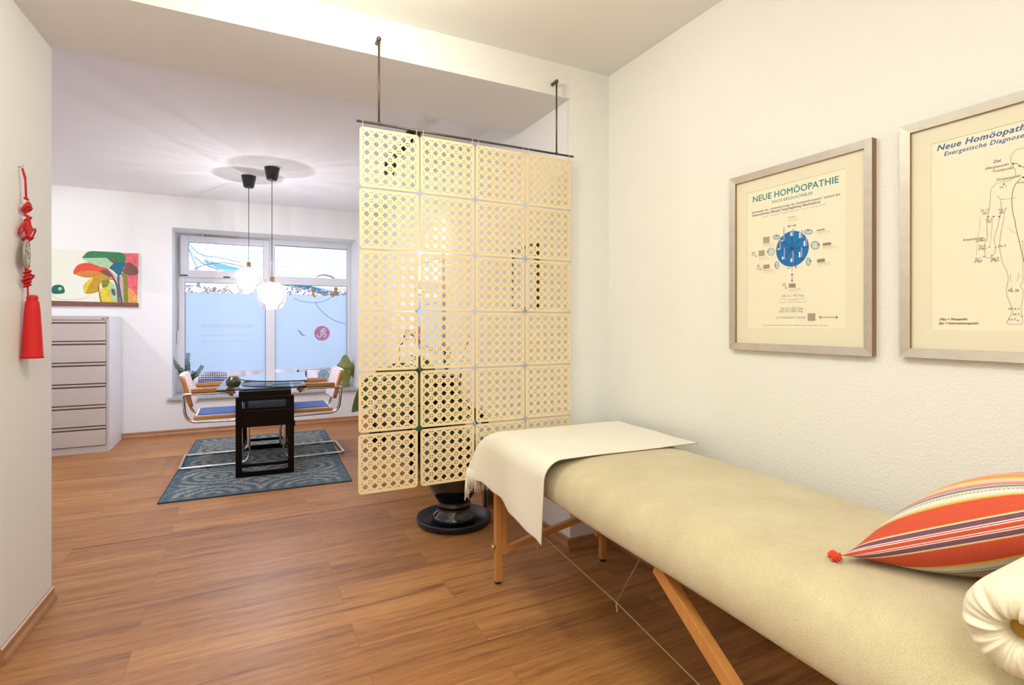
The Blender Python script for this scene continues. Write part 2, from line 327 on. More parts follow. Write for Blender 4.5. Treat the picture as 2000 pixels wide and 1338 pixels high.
    def build(s, name, parent=None, M=None, recalc=True):
        if recalc: bmesh.ops.recalc_face_normals(s.bm, faces=s.bm.faces)
        me = bpy.data.meshes.new(name); s.bm.to_mesh(me); s.bm.free()
        for n_ in s.mats: me.materials.append(MATS[n_])
        o = bpy.data.objects.new(name, me); C.objects.link(o)
        if parent: o.parent = parent
        if M is not None: o.matrix_local = M
        return o
def tag(o, label=None, cat=None, group=None, kind=None):
    if label: o['label'] = label
    if cat: o['category'] = cat
    if group: o['group'] = group
    if kind: o['kind'] = kind
    return o
def thing(name, label, cat, loc=(0, 0, 0), rz=0, group=None, kind=None):
    o = bpy.data.objects.new(name, None); o.empty_display_size = .1; C.objects.link(o); o.location = loc; o.rotation_euler = (0, 0, rz)
    return tag(o, label, cat, group, kind)
def dup(root, loc=None, rz=None, label=None):
    r_ = root.copy(); C.objects.link(r_)
    if loc: r_.location = loc
    if rz is not None: r_.rotation_euler = (0, 0, rz)
    if label: r_['label'] = label
    for ch in list(root.children):
        c_ = ch.copy(); C.objects.link(c_); c_.parent = r_
        for g in list(ch.children):
            d = g.copy(); C.objects.link(d); d.parent = c_
    return r_
def struct(o): o['kind'] = 'structure'; return o
def bend(pts, rad, seg=6):  # rad may be one number or one per corner
    """polyline with rounded corners"""
    P = [Vector(p) for p in pts]; out = [P[0]]
    for i in range(1, len(P) - 1):
        a = (P[i - 1] - P[i]); b = (P[i + 1] - P[i]); r_ = min(rad[i] if isinstance(rad, (list, tuple)) else rad, a.length * .49, b.length * .49); a.normalize(); b.normalize()
        p0 = P[i] + a * r_; p1 = P[i] + b * r_
        for k in range(seg + 1):
            t = k / seg; out.append(p0 * (1 - t) ** 2 + P[i] * 2 * t * (1 - t) + p1 * t * t)
    out.append(P[-1]); return out

# flat printed work: polygons and lettering in a plane, collected in one mesh
def text_geo(txt, shear=0, offset=0, space=1):
    cu = bpy.data.curves.new('t', 'FONT'); cu.body = txt; cu.size = 1; cu.shear = shear; cu.offset = offset; cu.space_character = space; cu.resolution_u = 3
    ob = bpy.data.objects.new('t', cu); C.objects.link(ob); bpy.context.view_layer.update()
    me = bpy.data.meshes.new_from_object(ob.evaluated_get(bpy.context.evaluated_depsgraph_get()))
    v = [(q.co.x, q.co.y) for q in me.vertices]; f = [list(q.vertices) for q in me.polygons]
    bpy.data.objects.remove(ob); bpy.data.curves.remove(cu); bpy.data.meshes.remove(me)
    return v, f
class Flat:
    def __init__(s, base='ink_black'): s.v = []; s.f = []; s.m = []; s.mats = [base]; s.k = 0
    def mi(s, n):
        if n not in s.mats: s.mats.append(n)
        return s.mats.index(n)
    def poly(s, pts, m, lay=1):
        i = len(s.v); s.k += 1; z = lay * 1e-4 + s.k * 2e-6; s.v += [(a, b, z) for a, b in pts]; s.f.append(list(range(i, i + len(pts)))); s.m.append(s.mi(m))
    def rect(s, a0, a1, b0, b1, m, lay=1): s.poly([(a0, b0), (a1, b0), (a1, b1), (a0, b1)], m, lay)
    def line(s, pts, wd, m, lay=1, closed=False):
        P = [Vector(q) for q in pts]; P = [P[0]] + [b for a, b in zip(P[:-1], P[1:]) if (b - a).length > 1e-6]; n = len(P)
        if n < 2: return
        base = len(s.v); s.k += 1; z = lay * 1e-4 + s.k * 2e-6
        for i in range(n):
            t = (P[min(i + 1, n - 1)] - P[max(i - 1, 0)]); t = t.normalized() if t.length > 1e-9 else Vector((1, 0)); q = Vector((-t.y, t.x)); w_ = (wd[min(i, len(wd) - 1)] if isinstance(wd, list) else wd) / 2
            s.v.append((P[i].x - q.x * w_, P[i].y - q.y * w_, z)); s.v.append((P[i].x + q.x * w_, P[i].y + q.y * w_, z))
        for i in range(n - 1): s.f.append([base + 2 * i, base + 2 * i + 2, base + 2 * i + 3, base + 2 * i + 1]); s.m.append(s.mi(m))
    def text(s, txt, a0, a1, b, m, lay=1, shear=0, bold=0, h=1.0, fit=None, space=1, flip=False):
        v, f = text_geo(txt, shear, 0, space)
        if not v: return
        fv = text_geo(fit, shear, 0, space)[0] if fit else v
        mn = min(q[0] for q in fv); mxx = max(q[0] for q in fv); sc = (a1 - a0) / (mxx - mn); 
        for (ox, oy) in ([(0, 0)] if not bold else [(-bold, 0), (bold, 0), (0, bold * .8), (0, -bold * .8), (0, 0)]):
            i = len(s.v); s.k += 1; z = lay * 1e-4 + s.k * 2e-6
            for x, y in v: s.v.append(((a1 - (x - mn) * sc) if flip else (a0 + (x + ox - mn) * sc), b + (y + oy) * sc * h, z))
            for q in f: s.f.append([i + j for j in (q[::-1] if flip else q)]); s.m.append(s.mi(m))
    def build(s, name, M, parent=None):
        me = bpy.data.meshes.new(name); me.from_pydata(s.v, [], s.f)
        for n_ in s.mats: me.materials.append(MATS[n_])
        for p_, k in zip(me.polygons, s.m): p_.material_index = k
        me.update(); o = bpy.data.objects.new(name, me); C.objects.link(o)
        if parent: o.parent = parent
        o.matrix_local = M; return o
def Mright(X): return Matrix(((0, 0, -1, X), (-1, 0, 0, 0), (0, 1, 0, 0), (0, 0, 0, 1)))    # plane facing -X: a = -Y, b = Z
def Mback(Y): return Matrix(((1, 0, 0, 0), (0, 0, -1, Y), (0, 1, 0, 0), (0, 0, 0, 1)))       # plane facing -Y: a = X, b = Z

# ------------------------------------------------------------------ room shell
XR, YN, XJ, YB, YW, ZC, ZB = 1.89, 2.50, 1.626, 3.10, 7.05, 2.67, 2.49
WX0, WX1, WZ0, WZ1, YF = -.683, 1.334, .39, 2.32, 7.50
struct(MB('floor_boards').box(-2.6, 2.1, -2.7, 7.1, -.08, 0).build('floor'))
struct(MB('ceiling_paint').box(-2.6, 2.1, -2.7, 7.7, ZC, ZC + .1).build('ceiling'))
def lw_x(Y): return -.762 - .0467 * (3.1 - Y)      # the left wall runs slightly askew
struct(MB('plaster').prism([(-.762, 3.1), (-2.4, 3.1), (-2.4, -2.6), (lw_x(-2.6), -2.6)], 0, ZC).build('wall_left'))
struct(MB('rough_plaster').box(XR, 2.1, -2.6, YN, 0, ZC).build('wall_right'))
struct(MB('plaster').box(XJ, 2.1, YN, 7.6, 0, ZC).build('wall_far_right'))
struct(MB('plaster').box(-2.5, -2.4, 3.1, YW, 0, ZC).build('wall_far_left'))
struct(MB('plaster').box(-2.4, 2.1, -2.7, -2.6, 0, ZC).build('wall_front'))
wb = MB('plaster'); wb.box(-2.5, WX0, YW, 7.6, 0, ZC); wb.box(WX1, XJ, YW, 7.6, 0, ZC); wb.box(WX0, WX1, YW, 7.6, 0, WZ0); wb.box(WX0, WX1, YW, 7.6, WZ1, ZC)
struct(wb.build('wall_back'))
struct(MB('ceiling_paint').box(-1.2, XJ, YN, YB, ZB, ZC).build('trim_1'))
# skirting with an ogee-like profile
def skirting(name, a, b, nrm):
    prof = [(0, 0), (.022, 0), (.022, .012), (.019, .020), (.012, .030), (.010, .040), (.012, .048), (.010, .056), (.004, .060), (0, .060)]
    a = Vector(a); b = Vector(b); n_ = Vector(nrm); mb = MB('skirting'); A = [mb.bm.verts.new(a + n_ * x + Vector((0, 0, z))) for x, z in prof]; B = [mb.bm.verts.new(b + n_ * x + Vector((0, 0, z))) for x, z in prof]
    k = len(prof)
    for i in range(k): mb.bm.faces.new((A[i], A[(i + 1) % k], B[(i + 1) % k], B[i]))
    mb.bm.faces.new(A); mb.bm.faces.new(B[::-1]); return struct(mb.build(name))
skirting('baseboard_left', (lw_x(2.585), 2.585, 0), (-.762, 3.1, 0), (.9989, -.0467, 0))
skirting('baseboard_back', (-1.14, YW, 0), (XJ, YW, 0), (0, -1, 0))
skirting('baseboard_far_right', (XJ, YN, 0), (XJ, YW, 0), (-1, 0, 0))
skirting('baseboard_right', (XJ - .022, YN, 0), (XR, YN, 0), (0, -1, 0))
skirting('baseboard_right_long', (XR, -2.6, 0), (XR, YN, 0), (-1, 0, 0))

# ------------------------------------------------------------------ window
win = thing('window_1', None, None); win['kind'] = 'structure'
fr = MB('upvc')
LX0, LX1, RX0, RX1 = -.599, .285, .393, 1.29           # lower panes
y0, y1 = YF, YF + .07
fr.box(WX0, LX0, y0, y1, .42, WZ1, .004); fr.box(RX1, WX1, y0, y1, .42, WZ1, .004)
fr.box(LX0, RX1, y0, y1, .42, .50, .004); fr.box(LX0, RX1, y0, y1, 2.25, WZ1, .004)
fr.box(LX1, RX0, y0 - .012, y1, .50, 2.25, .004); fr.box(LX0, LX1, y0, y1, 1.742, 1.83, .004); fr.box(RX0, RX1, y0, y1, 1.745, 1.851, .004)
fr.build('window_frame', win)
sa = MB('upvc'); SX0, SX1, SZ0, SZ1 = -.640, .325, 1.80, 2.300; PX0, PX1, PZ0, PZ1 = -.558, .255, 1.887, 2.219; a, b = y0 - .035, y0 - .001
sa.box(SX0, PX0, a, b, SZ0, SZ1, .005); sa.box(PX1, SX1, a, b, SZ0, SZ1, .005); sa.box(PX0, PX1, a, b, SZ0, PZ0, .005); sa.box(PX0, PX1, a, b, PZ1, SZ1, .005)
so_ = sa.build('sash', win)
MB('dark_seal').box(SX0 - .004, SX1 + .004, y0 - .003, y0 - .0005, SZ1 + .0005, SZ1 + .005).box(SX0 - .005, SX0 - .001, y0 - .003, y0 - .0005, SZ0, SZ1).build('seal', so_)
for (u0, u1, v0, v1, nm) in ((LX0, LX1, .50, 1.742, 'pane'), (RX0, RX1, .50, 1.745, 'pane'), (PX0, PX1, PZ0, PZ1, 'pane'), (RX0, RX1, 1.851, 2.25, 'pane')):
    yy = y0 + .03 if nm == 'pane' and v0 != PZ0 else y0 - .018
    MB('pane_glass').box(u0, u1, yy, yy + .004, v0, v1).build('pane', win)
    MB('dark_seal').box(u0, u1, yy - .006, yy, v1 - .005, v1).box(u0, u0 + .004, yy - .006, yy, v0, v1).box(u1 - .004, u1, yy - .006, yy, v0, v1).build('seal', win)
FZ0, FZ1 = .655, 1.615
for (u0, u1) in ((LX0 + .004, LX1 - .004), (RX0 + .004, RX1 - .004)):
    tag(MB('frosted_film').box(u0, u1, y0 + .026, y0 + .0275, FZ0, FZ1).build('frosted_film', win), 'pale blue frosted film across the lower glass')
# fittings of the tilting sash
MB('black_plastic').box(SX0, SX0 + .075, a - .014, a - .001, 1.812, 1.826, .004).build('hinge', win)
MB('black_plastic').box(-.19, -.115, a - .014, a - .001, 1.806, 1.820, .004).build('hinge', win)
MB('steel').tube([(-.40, a - .012, 2.312), (-.02, a - .012, 2.312)], .006, 8).box(-.415, -.395, a - .02, a, 2.296, 2.318).build('opener_arm', win)
MB('steel').tube([(WX0 + .02, y0 - .012, 2.28), (WX0 + .02, y0 - .012, 1.13)], .005, 8).build('opener_rod', win)
MB('upvc').box(WX0 + .008, WX0 + .032, y0 - .03, y0 - .001, 1.01, 1.15, .006).box(WX0 + .013, WX0 + .027, y0 - .045, y0 - .03, 1.14, 1.16).build('opener_handle', win)
# sill
MB('granite').box(WX0 - .035, WX1 + .035, YW - .05, YW, .39, .42, .004).box(WX0, WX1, YW, YF + .02, .391, .42).build('window_sill', win)
# marks stuck on the glass
D = Flat('decal_grey'); yd = y0 + .0245
def wpt(px, py): q = onY(px, py, yd); return (q.x, q.z)
def z2(x, y): return wpt(330 + x / 3.5216, 320 + y / 3.5216)
def arc_px(pts, wd, m, fn=z2, lay=1): D.line([fn(*q) for q in pts], wd, m, lay)
def quadr(pts, n=14):     # smooth curve through points
    out = []; P = [Vector(q) for q in pts]; P = [2 * P[0] - P[1]] + P + [2 * P[-1] - P[-2]]
    for i in range(1, len(P) - 2):
        for k in range(n):
            t = k / n; p0, p1, p2, p3 = P[i - 1:i + 3]
            out.append(tuple(.5 * ((2 * p1) + (-p0 + p2) * t + (2 * p0 - 5 * p1 + 4 * p2 - p3) * t * t + (-p0 + 3 * p1 - 3 * p2 + p3) * t ** 3)))
    out.append(tuple(P[-2])); return out
arc_px(quadr([(1005, 950), (1030, 990), (1080, 1040), (1140, 1078), (1213, 1102)]), .010, 'decal_grey')
arc_px(quadr([(860, 925), (910, 945), (1000, 955), (1080, 940), (1130, 905)]), .008, 'decal_grey')
arc_px(quadr([(988, 848), (990, 880), (1002, 918)]), .026, 'decal_gold')
arc_px(quadr([(1148, 848), (1146, 880), (1120, 912)]), .048, 'decal_gold')
cpx, cpy = 629, 651; q0 = wpt(cpx, cpy); rad = .098
D.poly([(q0[0] + rad * math.cos(t * PI / 18), q0[1] + rad * math.sin(t * PI / 18)) for t in range(36)], 'decal_pink', 2)
def lg(x, y): return wpt(590 + x / 16.73, 600 + y / 16.73)
for pts, wd in (([(490, 890), (510, 950), (560, 985), (610, 950), (625, 880), (620, 800)], .016), ([(600, 790), (650, 740), (700, 700), (735, 690)], .014), ([(720, 680), (750, 740), (780, 800)], .014),
                ([(610, 800), (680, 800), (740, 790)], .012), ([(670, 700), (680, 780), (720, 860), (790, 900)], .020), ([(640, 930), (700, 880), (730, 830)], .012), ([(690, 990), (760, 950), (810, 940)], .014)):
    D.line([lg(*q) for q in quadr(pts, 5)], wd, 'decal_pale', 3)
sw = [(880, 1140), (905, 1150), (920, 1170), (945, 1185), (915, 1182), (900, 1165)]
D.poly([z2(*q) for q in sw], 'decal_grey', 1)
# mirrored faint lettering seen from inside
for (s_, p0, p1, bl, mt) in (('HEILPRAKTIKERIN', (394, 640), (495, 640), (445, 640), 'decal_pale'), ('Homöopathie und Naturheilkunde', (392, 655.5), (492, 655), (445, 656), 'decal_pale'), ('Termine nach Vereinbarung', (395, 667.5), (480, 667), (445, 668), 'decal_pale')):
    A_ = wpt(*p0); B_ = wpt(*p1); D.text(s_, A_[0], B_[0], wpt(*bl)[1], mt, 1, flip=True, space=1.25, bold=.0, h=1.0)
# dotted pattern, pale sheet and round cyan sticker low on the glass
for i in range(13):
    for j in range(5):
        rr_ = .006 + .0022 * j + .0002 * i; q = wpt(389 + i * 4.35, 728 + j * 4.6 + (0 if i % 2 else .6)); 
        if j == 0 and i < 3: continue
        D.poly([(q[0] + rr_ * math.cos(t * PI / 4), q[1] + rr_ * math.sin(t * PI / 4)) for t in range(8)], 'decal_blue', 1)
q0 = wpt(632, 733)
def ring(c, r0, m, lay, n=28): D.poly([(c[0] + r0 * math.cos(t * 2 * PI / n), c[1] + r0 * math.sin(t * 2 * PI / n)) for t in range(n)], m, lay)
ring(q0, .075, 'decal_pale', 2); ring(q0, .070, 'decal_cyan', 3)
for k in range(12): ring((q0[0] + .048 * math.cos(k * PI / 6), q0[1] + .048 * math.sin(k * PI / 6)), .009, 'decal_pale', 4, 8)
ring(q0, .034, 'decal_pale', 4); ring(q0, .026, 'decal_blue', 5); ring(q0, .017, 'decal_pale', 6); ring(q0, .008, 'decal_blue', 7)
D.line([wpt(*q) for q in quadr([(584, 727), (592, 723), (610, 721.5), (640, 722), (660, 727), (680, 738)])], .008, 'decal_grey', 1)
ring(wpt(582, 724.5), .016, 'decal_blue', 2, 10)
D.rect(wpt(596, 0)[0], wpt(599.5, 0)[0], wpt(598, 745)[1], wpt(598, 724)[1], 'decal_blue', 2)
tag(D.build('window_sticker', Mback(yd), win), 'grey, gold and pink stickers and mirrored lettering on the glass')
# ring sticker parts on the upper panes
D2 = Flat('decal_grey'); D = D2; yd = y0 - .020
arc_px(quadr([(172, 727), (230, 700), (320, 684), (400, 683), (500, 705), (560, 728)]), .012, 'decal_grey')
D2.build('window_sticker', Mback(yd), win)
D3 = Flat('decal_grey'); D = D3; yd = y0 + .028
arc_px(quadr([(1012, 783), (1040, 768), (1070, 765), (1110, 775), (1142, 788)]), [.010 + .010 * math.sin(PI * i / 56) + .0002 * i for i in range(57)], 'decal_grey')
D3.build('window_sticker', Mback(yd), win)

# ------------------------------------------------------------------ outside
struct(MB('lawn').box(-25, 25, 7.65, 45, -.5, -.4).build('ground_outside'))
fc = thing('house_facade', 'white boarded house front with horizontal boards seen through the upper panes', 'building', (0, 22, 0))
mb = MB('facade_board')
for k in range(34): mb.box(-12, 16, -.04, .02, .0 + k * .26, .0 + k * .26 + .235)
mb.build('cladding', fc); MB('facade_gap').box(-12, 16, .02, .3, -.4, 9).build('wall', fc)
g0 = onY(537, 532, 15); g1 = onY(580, 546, 15)
gr = MB('blue_roof'); gr.face([(g0.x - 1.6, 15, g0.z + .25), (g1.x + 1.2, 15, g1.z - .35), (g1.x + 1.2, 17, g1.z - .35), (g0.x - 1.6, 17, g0.z + .25)]); gr.box(g0.x - 1.6, g1.x + 1.2, 15.05, 17, -.4, g1.z - .4)
tag(gr.build('garden_shed'), 'low light blue shed roof behind the hedge outside the right pane', 'shed')
hb = MB('hedge'); rnd = random.Random(8)
hb.box(-3.2, 5.6, 12.3, 13.2, -.4, 1.72)
for k in range(11000):
    x = rnd.uniform(-3.2, 5.6); z = rnd.uniform(1.35, 2.02) + .06 * math.sin(x * 3); y = rnd.uniform(11.9, 12.4); s_ = rnd.uniform(.018, .045); v = Vector((rnd.gauss(0, 1), rnd.gauss(0, 1), rnd.gauss(0, 1))).normalized(); u_ = v.orthogonal().normalized() * s_; w_ = v.cross(u_) * .5
    hb.face([Vector((x, y, z)) - u_, Vector((x, y, z)) - w_, Vector((x, y, z)) + u_, Vector((x, y, z)) + w_])
tag(hb.build('hedge', recalc=False), 'mottled clipped hedge outside behind the frosted window', 'hedge')
br_ = MB('bark')
for pts, r0 in (([(365, 470), (385, 492), (400, 499), (425, 502), (470, 512)], .03), ([(365, 483), (380, 500), (395, 513), (430, 528)], .035), ([(400, 498), (410, 515), (425, 527)], .02), ([(352, 460), (372, 488), (384, 520), (388, 560)], .05)):
    P_ = [onY(a_, b_, 14) for a_, b_ in pts]; br_.tube([P_[0]] + P_[1:], [r0 * (1 - .12 * i) for i in range(len(P_))], 6)
tk = onY(350, 470, 14); br_.tube([(tk.x - .4, 14, -.4), (tk.x - .35, 14, 1.5), (tk.x, 14, tk.z)], [.12, .1, .05], 8)
tag(br_.build('bare_tree'), 'thin bare tree branches outside the upper left pane', 'tree')

# ------------------------------------------------------------------ hanging divider of cane-patterned tiles
YS, ZROD = 2.455, 2.156
scr = thing('room_divider', 'hanging divider of pale yellow cane-patterned tiles on a dark rod', 'room divider', (1.04, YS, 0))
def rel(o_, x, y, z): return (x - o_.location.x, y - o_.location.y, z - o_.location.z)
MB('bronze').tube([rel(scr, .463, YS, ZROD), rel(scr, 1.617, YS, ZROD)], .0055, 10).build('rod', scr)
for xh in (onY(740, 100, YS).x, onY(1087, 170, YS).x):
    hm = MB('bronze'); hm.tube([rel(scr, xh, YS, ZROD), rel(scr, xh, YS, 2.545)], .0045, 10); hm.lathe([(0, 0), (.007, 0), (.007, .014), (0, .014)], 12, rel(scr, xh, YS, ZROD - .004))
    hm.tube([rel(scr, xh, YS - .002, 2.545), rel(scr, xh, YN, 2.545)], .009, 10); hm.ball(rel(scr, xh, YS, 2.545), .011)
    hm.build('hanger', scr)
PW, PITCHX, PITCHZ = .269, .2822, .2773
def tile_mesh():
    cu = bpy.data.curves.new('tile', 'CURVE'); cu.dimensions = '2D'; cu.fill_mode = 'BOTH'; cu.extrude = .0016
    def spl(pts):
        s_ = cu.splines.new('POLY'); s_.points.add(len(pts) - 1); s_.use_cyclic_u = True
        for i, (x, y) in enumerate(pts): s_.points[i].co = (x, y, 0, 1)
    h = PW / 2; r_ = .016; out = []
    for cx, cy, a0 in ((h - r_, h - r_, 0), (-h + r_, h - r_, 90), (-h + r_, -h + r_, 180), (h - r_, -h + r_, 270)):
        for k in range(5): out.append((cx + r_ * math.cos(R(a0 + k * 22.5)), cy + r_ * math.sin(R(a0 + k * 22.5))))
    spl(out); c = .0414
    for i in range(6):
        for j in range(6):
            x = (i - 2.5) * c; y = (j - 2.5) * c; A = .350 * c; B = .300 * c; q = A - B
            spl([(x + B, y - q), (x + B, y + q), (x + q, y + B), (x - q, y + B), (x - B, y + q), (x - B, y - q), (x - q, y - B), (x + q, y - B)])
            for sx_ in (-1, 1):
                for sy_ in (-1, 1):
                    K = .445 * c; l = .215 * c; t = [(x + sx_ * K, y + sy_ * K), (x + sx_ * (K - l), y + sy_ * K), (x + sx_ * K, y + sy_ * (K - l))]; spl(t)
    for sx_ in (-1, 1):
        for sy_ in (-1, 1): spl([(sx_ * .125 + .0022 * math.cos(k * PI / 3), sy_ * .125 + .0022 * math.sin(k * PI / 3)) for k in range(6)])
    ob = bpy.data.objects.new('tile', cu); C.objects.link(ob); bpy.context.view_layer.update()
    me = bpy.data.meshes.new_from_object(ob.evaluated_get(bpy.context.evaluated_depsgraph_get())); bpy.data.objects.remove(ob)
    me.materials.clear(); me.materials.append(MATS['tile_wood']); me.name = 'tile'
    return me
tm = tile_mesh(); ZT = 2.134
rnd = random.Random(3)
for i in range(4):
    for j in range(6):
        o = bpy.data.objects.new('tile', tm); C.objects.link(o); o.parent = scr
        x = .479 + PW / 2 + i * PITCHX + (.0012 * j if i == 0 else 0) * -1; z = ZT - PW / 2 - j * PITCHZ
        o.location = rel(scr, x, YS + rnd.uniform(-.001, .001), z); o.rotation_euler = (R(90) + rnd.uniform(-.006, .006), rnd.uniform(-.004, .004), rnd.uniform(-.012, .012)); o.scale.x = 1.02
for i in range(4):
    for dx in (-.125, .125):
        x = .479 + PW / 2 + i * PITCHX + dx
        MB('cane_white').tube([rel(scr, x, YS - .008, ZT - .012), rel(scr, x, YS - .008, ZROD), rel(scr, x, YS, ZROD + .008), rel(scr, x, YS + .008, ZROD), rel(scr, x, YS + .004, ZT - .012)], .0009, 5).build('tie', scr)

# ------------------------------------------------------------------ framed posters on the right wall
def picture_frame(name, label, yl, yr, z0, z1, band=.028, dep=.026, ml=None):
    t = thing(name, label, 'picture', (XR, (yl + yr) / 2, z0)); XF = XR - dep
    f = MB('frame_silver')
    def P(x, y, z): return rel(t, x, y, z)
    # mitred frame: front slopes down slightly to the inner edge
    outer = [(yl, z0), (yr, z0), (yr, z1), (yl, z1)]; sg = [(-1, 1), (1, 1), (1, -1), (-1, -1)]
    inner = [(y + sy * band, z + sz * band) for (y, z), (sy, sz) in zip(outer, sg)]
    for i in range(4):
        j = (i + 1) % 4; o0, o1, i0, i1 = outer[i], outer[j], inner[i], inner[j]
        f.use('frame_silver').face([P(XF, *o0), P(XF, *o1), P(XF + .004, *i1), P(XF + .004, *i0)])
        f.use('frame_side').face([P(XR, *o0), P(XR, *o1), P(XF, *o1), P(XF, *o0)])
        f.face([P(XF + .004, *i0), P(XF + .004, *i1), P(XR - .009, *i1), P(XR - .009, *i0)])
    f.build('frame', t, recalc=False)
    return t
XS = 1.8795
yl1, yr1, zb1, zt1 = 1.626, 1.045, 1.139, 1.865
p1 = picture_frame('framed_poster', 'silver framed poster with a blue disc diagram under the title NEUE HOMÖOPATHIE', yl1, yr1, zb1, zt1)
def mount(t, yl, yr, zb, zt, sy0, sy1, sz0, sz1):
    m_ = MB('mount_board'); x0, x1 = XS - .0018, XS
    def B(ya, yb_, za, zb_):
        a_ = rel(t, x0, min(ya, yb_), za); b_ = rel(t, x1, max(ya, yb_), zb_); m_.box(a_[0], b_[0], a_[1], b_[1], a_[2], b_[2])
    e = .026
    B(yl - e, sy0, zb + e, zt - e); B(sy1, yr + e, zb + e, zt - e); B(sy0, sy1, zb + e, sz0); B(sy0, sy1, sz1, zt - e); m_.build('mount', t)
c0 = onX(1459.2, 378, XS); c1 = onX(1652, 329, XS); c2 = onX(1459, 640, XS)
mount(p1, yl1, yr1, zb1, zt1, c0.y, c1.y, c2.z, c0.z)
PF = Flat('poster_paper'); PF.rect(-c0.y - .01, -c1.y + .01, c2.z - .01, c0.z + .01, 'poster_paper', 0)
def q1(x, y): v = onX(1440 + x / 4.0545, 330 + y / 4.0545, XS); return (-v.y, v.z)
def ptext(flat, fn, s_, p0_, p1_, m_, **k):
    A_ = fn(*p0_); B_ = fn(*p1_); flat.text(s_, A_[0], B_[0], (A_[1] + B_[1]) / 2, m_, **k)
ptext(PF, q1, 'NEUE HOMÖOPATHIE', (125, 268), (803, 104), 'ink_teal', bold=.022, space=1.04)
ptext(PF, q1, 'NACH ERICH KÖRBLER', (275, 276), (598, 199), 'ink_teal', bold=.010)
ptext(PF, q1, 'Systematik des „Umkehrprinzips der Systeminformation“ anhand des', (116, 358), (815, 204), 'ink_navy', bold=.024, space=1.1)
ptext(PF, q1, 'Vektorenkreises (Beispiel Yang-Eingießung Überfunktion)', (116, 382), (657, 266), 'ink_navy', bold=.024)
ptext(PF, q1, '(Y-Achse Yinpotential / Yang-Energiepotential – am Ort / Störung variabel)', (196, 390), (705, 280), 'ink_grey')
cpt = q1(437, 632); rx_ = (q1(567, 632)[0] - q1(308, 632)[0]) / 2; rz_ = (q1(437, 503)[1] - q1(437, 762)[1]) / 2; cc = ((q1(567, 632)[0] + q1(308, 632)[0]) / 2, cpt[1])
PF.poly([(cc[0] + rx_ * math.cos(t * PI / 36), cc[1] + rx_ * 1.0 * math.sin(t * PI / 36)) for t in range(72)], 'ink_disc', 1)
ctr = q1(433, 632)
for aa in range(0, 180, 45):
    PF.line([(ctr[0] - rx_ * .97 * math.cos(R(aa)), ctr[1] - rx_ * .97 * math.sin(R(aa))), (ctr[0] + rx_ * .97 * math.cos(R(aa)), ctr[1] + rx_ * .97 * math.sin(R(aa)))], .0022, 'ink_line', 2)
ring_ = [(ctr[0] + .004 * math.cos(t * PI / 6), ctr[1] + .004 * math.sin(t * PI / 6)) for t in range(12)]; PF.poly(ring_, 'ink_line', 3)
PF.line([q1(434, 632), q1(434, 812)], .0018, 'ink_brown', 3)
for (x, y0_, y1_) in ((428, 502, 531), (497, 503, 548), (532, 570, 612), (494, 658, 700), (428, 708, 737), (360, 695, 717), (326, 628, 642), (356, 562, 572)):
    a_ = q1(x - 6, (y0_ + y1_) / 2); b_ = q1(x + 6, (y0_ + y1_) / 2); PF.rect(a_[0], b_[0], q1(x, y1_)[1], q1(x, y0_)[1], 'ink_white', 4)
for (x, y0_, y1_) in ((370, 465, 570), (441, 475, 530), (513, 482, 545), (547, 540, 612), (510, 618, 698), (442, 652, 737), (374, 625, 717), (340, 545, 642)):
    a_ = q1(x - 4.5, (y0_ + y1_) / 2); b_ = q1(x + 4.5, (y0_ + y1_) / 2); PF.rect(a_[0], b_[0], q1(x, y1_)[1], q1(x, y0_)[1], 'ink_lilac', 4)
def arrow(flat, fn, a_, b_, wd, hd, m_, both=True):
    A_ = Vector(fn(*a_)); B_ = Vector(fn(*b_)); flat.line([tuple(A_), tuple(B_)], wd, m_, 3); d = (B_ - A_).normalized(); n_ = Vector((-d.y, d.x))
    for (T_, s_) in ((B_, -1), (A_, 1)) if both else ((B_, -1),):
        for k in (-1, 1): flat.line([tuple(T_), tuple(T_ + d * s_ * hd + n_ * k * hd * .8)], wd, m_, 3)
def oval(cx_, cy_, rx__, ry__, m_='ink_ring', w_=.0020, a0=0, a1=360):
    PF.poly([q1(cx_ + (rx__ + 9) * math.cos(t * PI / 10), cy_ + (ry__ + 9) * math.sin(t * PI / 10)) for t in range(20)], 'ink_halo', 1)
    PF.line([q1(cx_ + rx__ * math.cos(R(a0 + (a1 - a0) * t / 24)), cy_ + ry__ * math.sin(R(a0 + (a1 - a0) * t / 24))) for t in range(25)], w_, m_, 3)
arrow(PF, q1, (402, 455), (463, 446), .0022, .006, 'ink_ring')
arrow(PF, q1, (434, 828), (434, 893), .0022, .006, 'ink_ring')
arrow(PF, q1, (650, 1175), (796, 1176), .0022, .007, 'ink_brown')
oval(312, 540, 25, 15); oval(563, 498, 29, 17); oval(617, 605, 31, 29); oval(268, 656, 25, 27, 'ink_lilac'); oval(314, 762, 13, 26); oval(563, 734, 14, 28)
for a_, b_ in (((312, 540), (312, 524)), ((561, 500), (561, 480)), ((628, 606), (652, 596)), ((255, 640), (240, 660)), ((312, 756), (298, 770)), ((568, 728), (588, 728))): arrow(PF, q1, a_, b_, .0020, .005, 'ink_ring', False)
def bars(x0, x1, y0_, y1_, n_, tilt=0):
    for k in range(n_):
        y = y0_ + (y1_ - y0_) * k / max(1, n_ - 1); PF.line([q1(x0, y + tilt), q1(x1, y - tilt)], .0018, 'ink_brown', 3)
def tiny(x0, y, x1, tilt=6):
    PF.line([q1(x0, y), q1(x1 - 18, y - tilt)], .0016, 'ink_grey', 2); PF.line([q1(x1 - 8, y - tilt - 3), q1(x1, y - tilt - 4)], .0030, 'ink_grey', 2); PF.line([q1(x0 + 2, y + 15), q1(x1 + 12, y + 15 - tilt - 4)], .0008, 'ink_grey', 2)
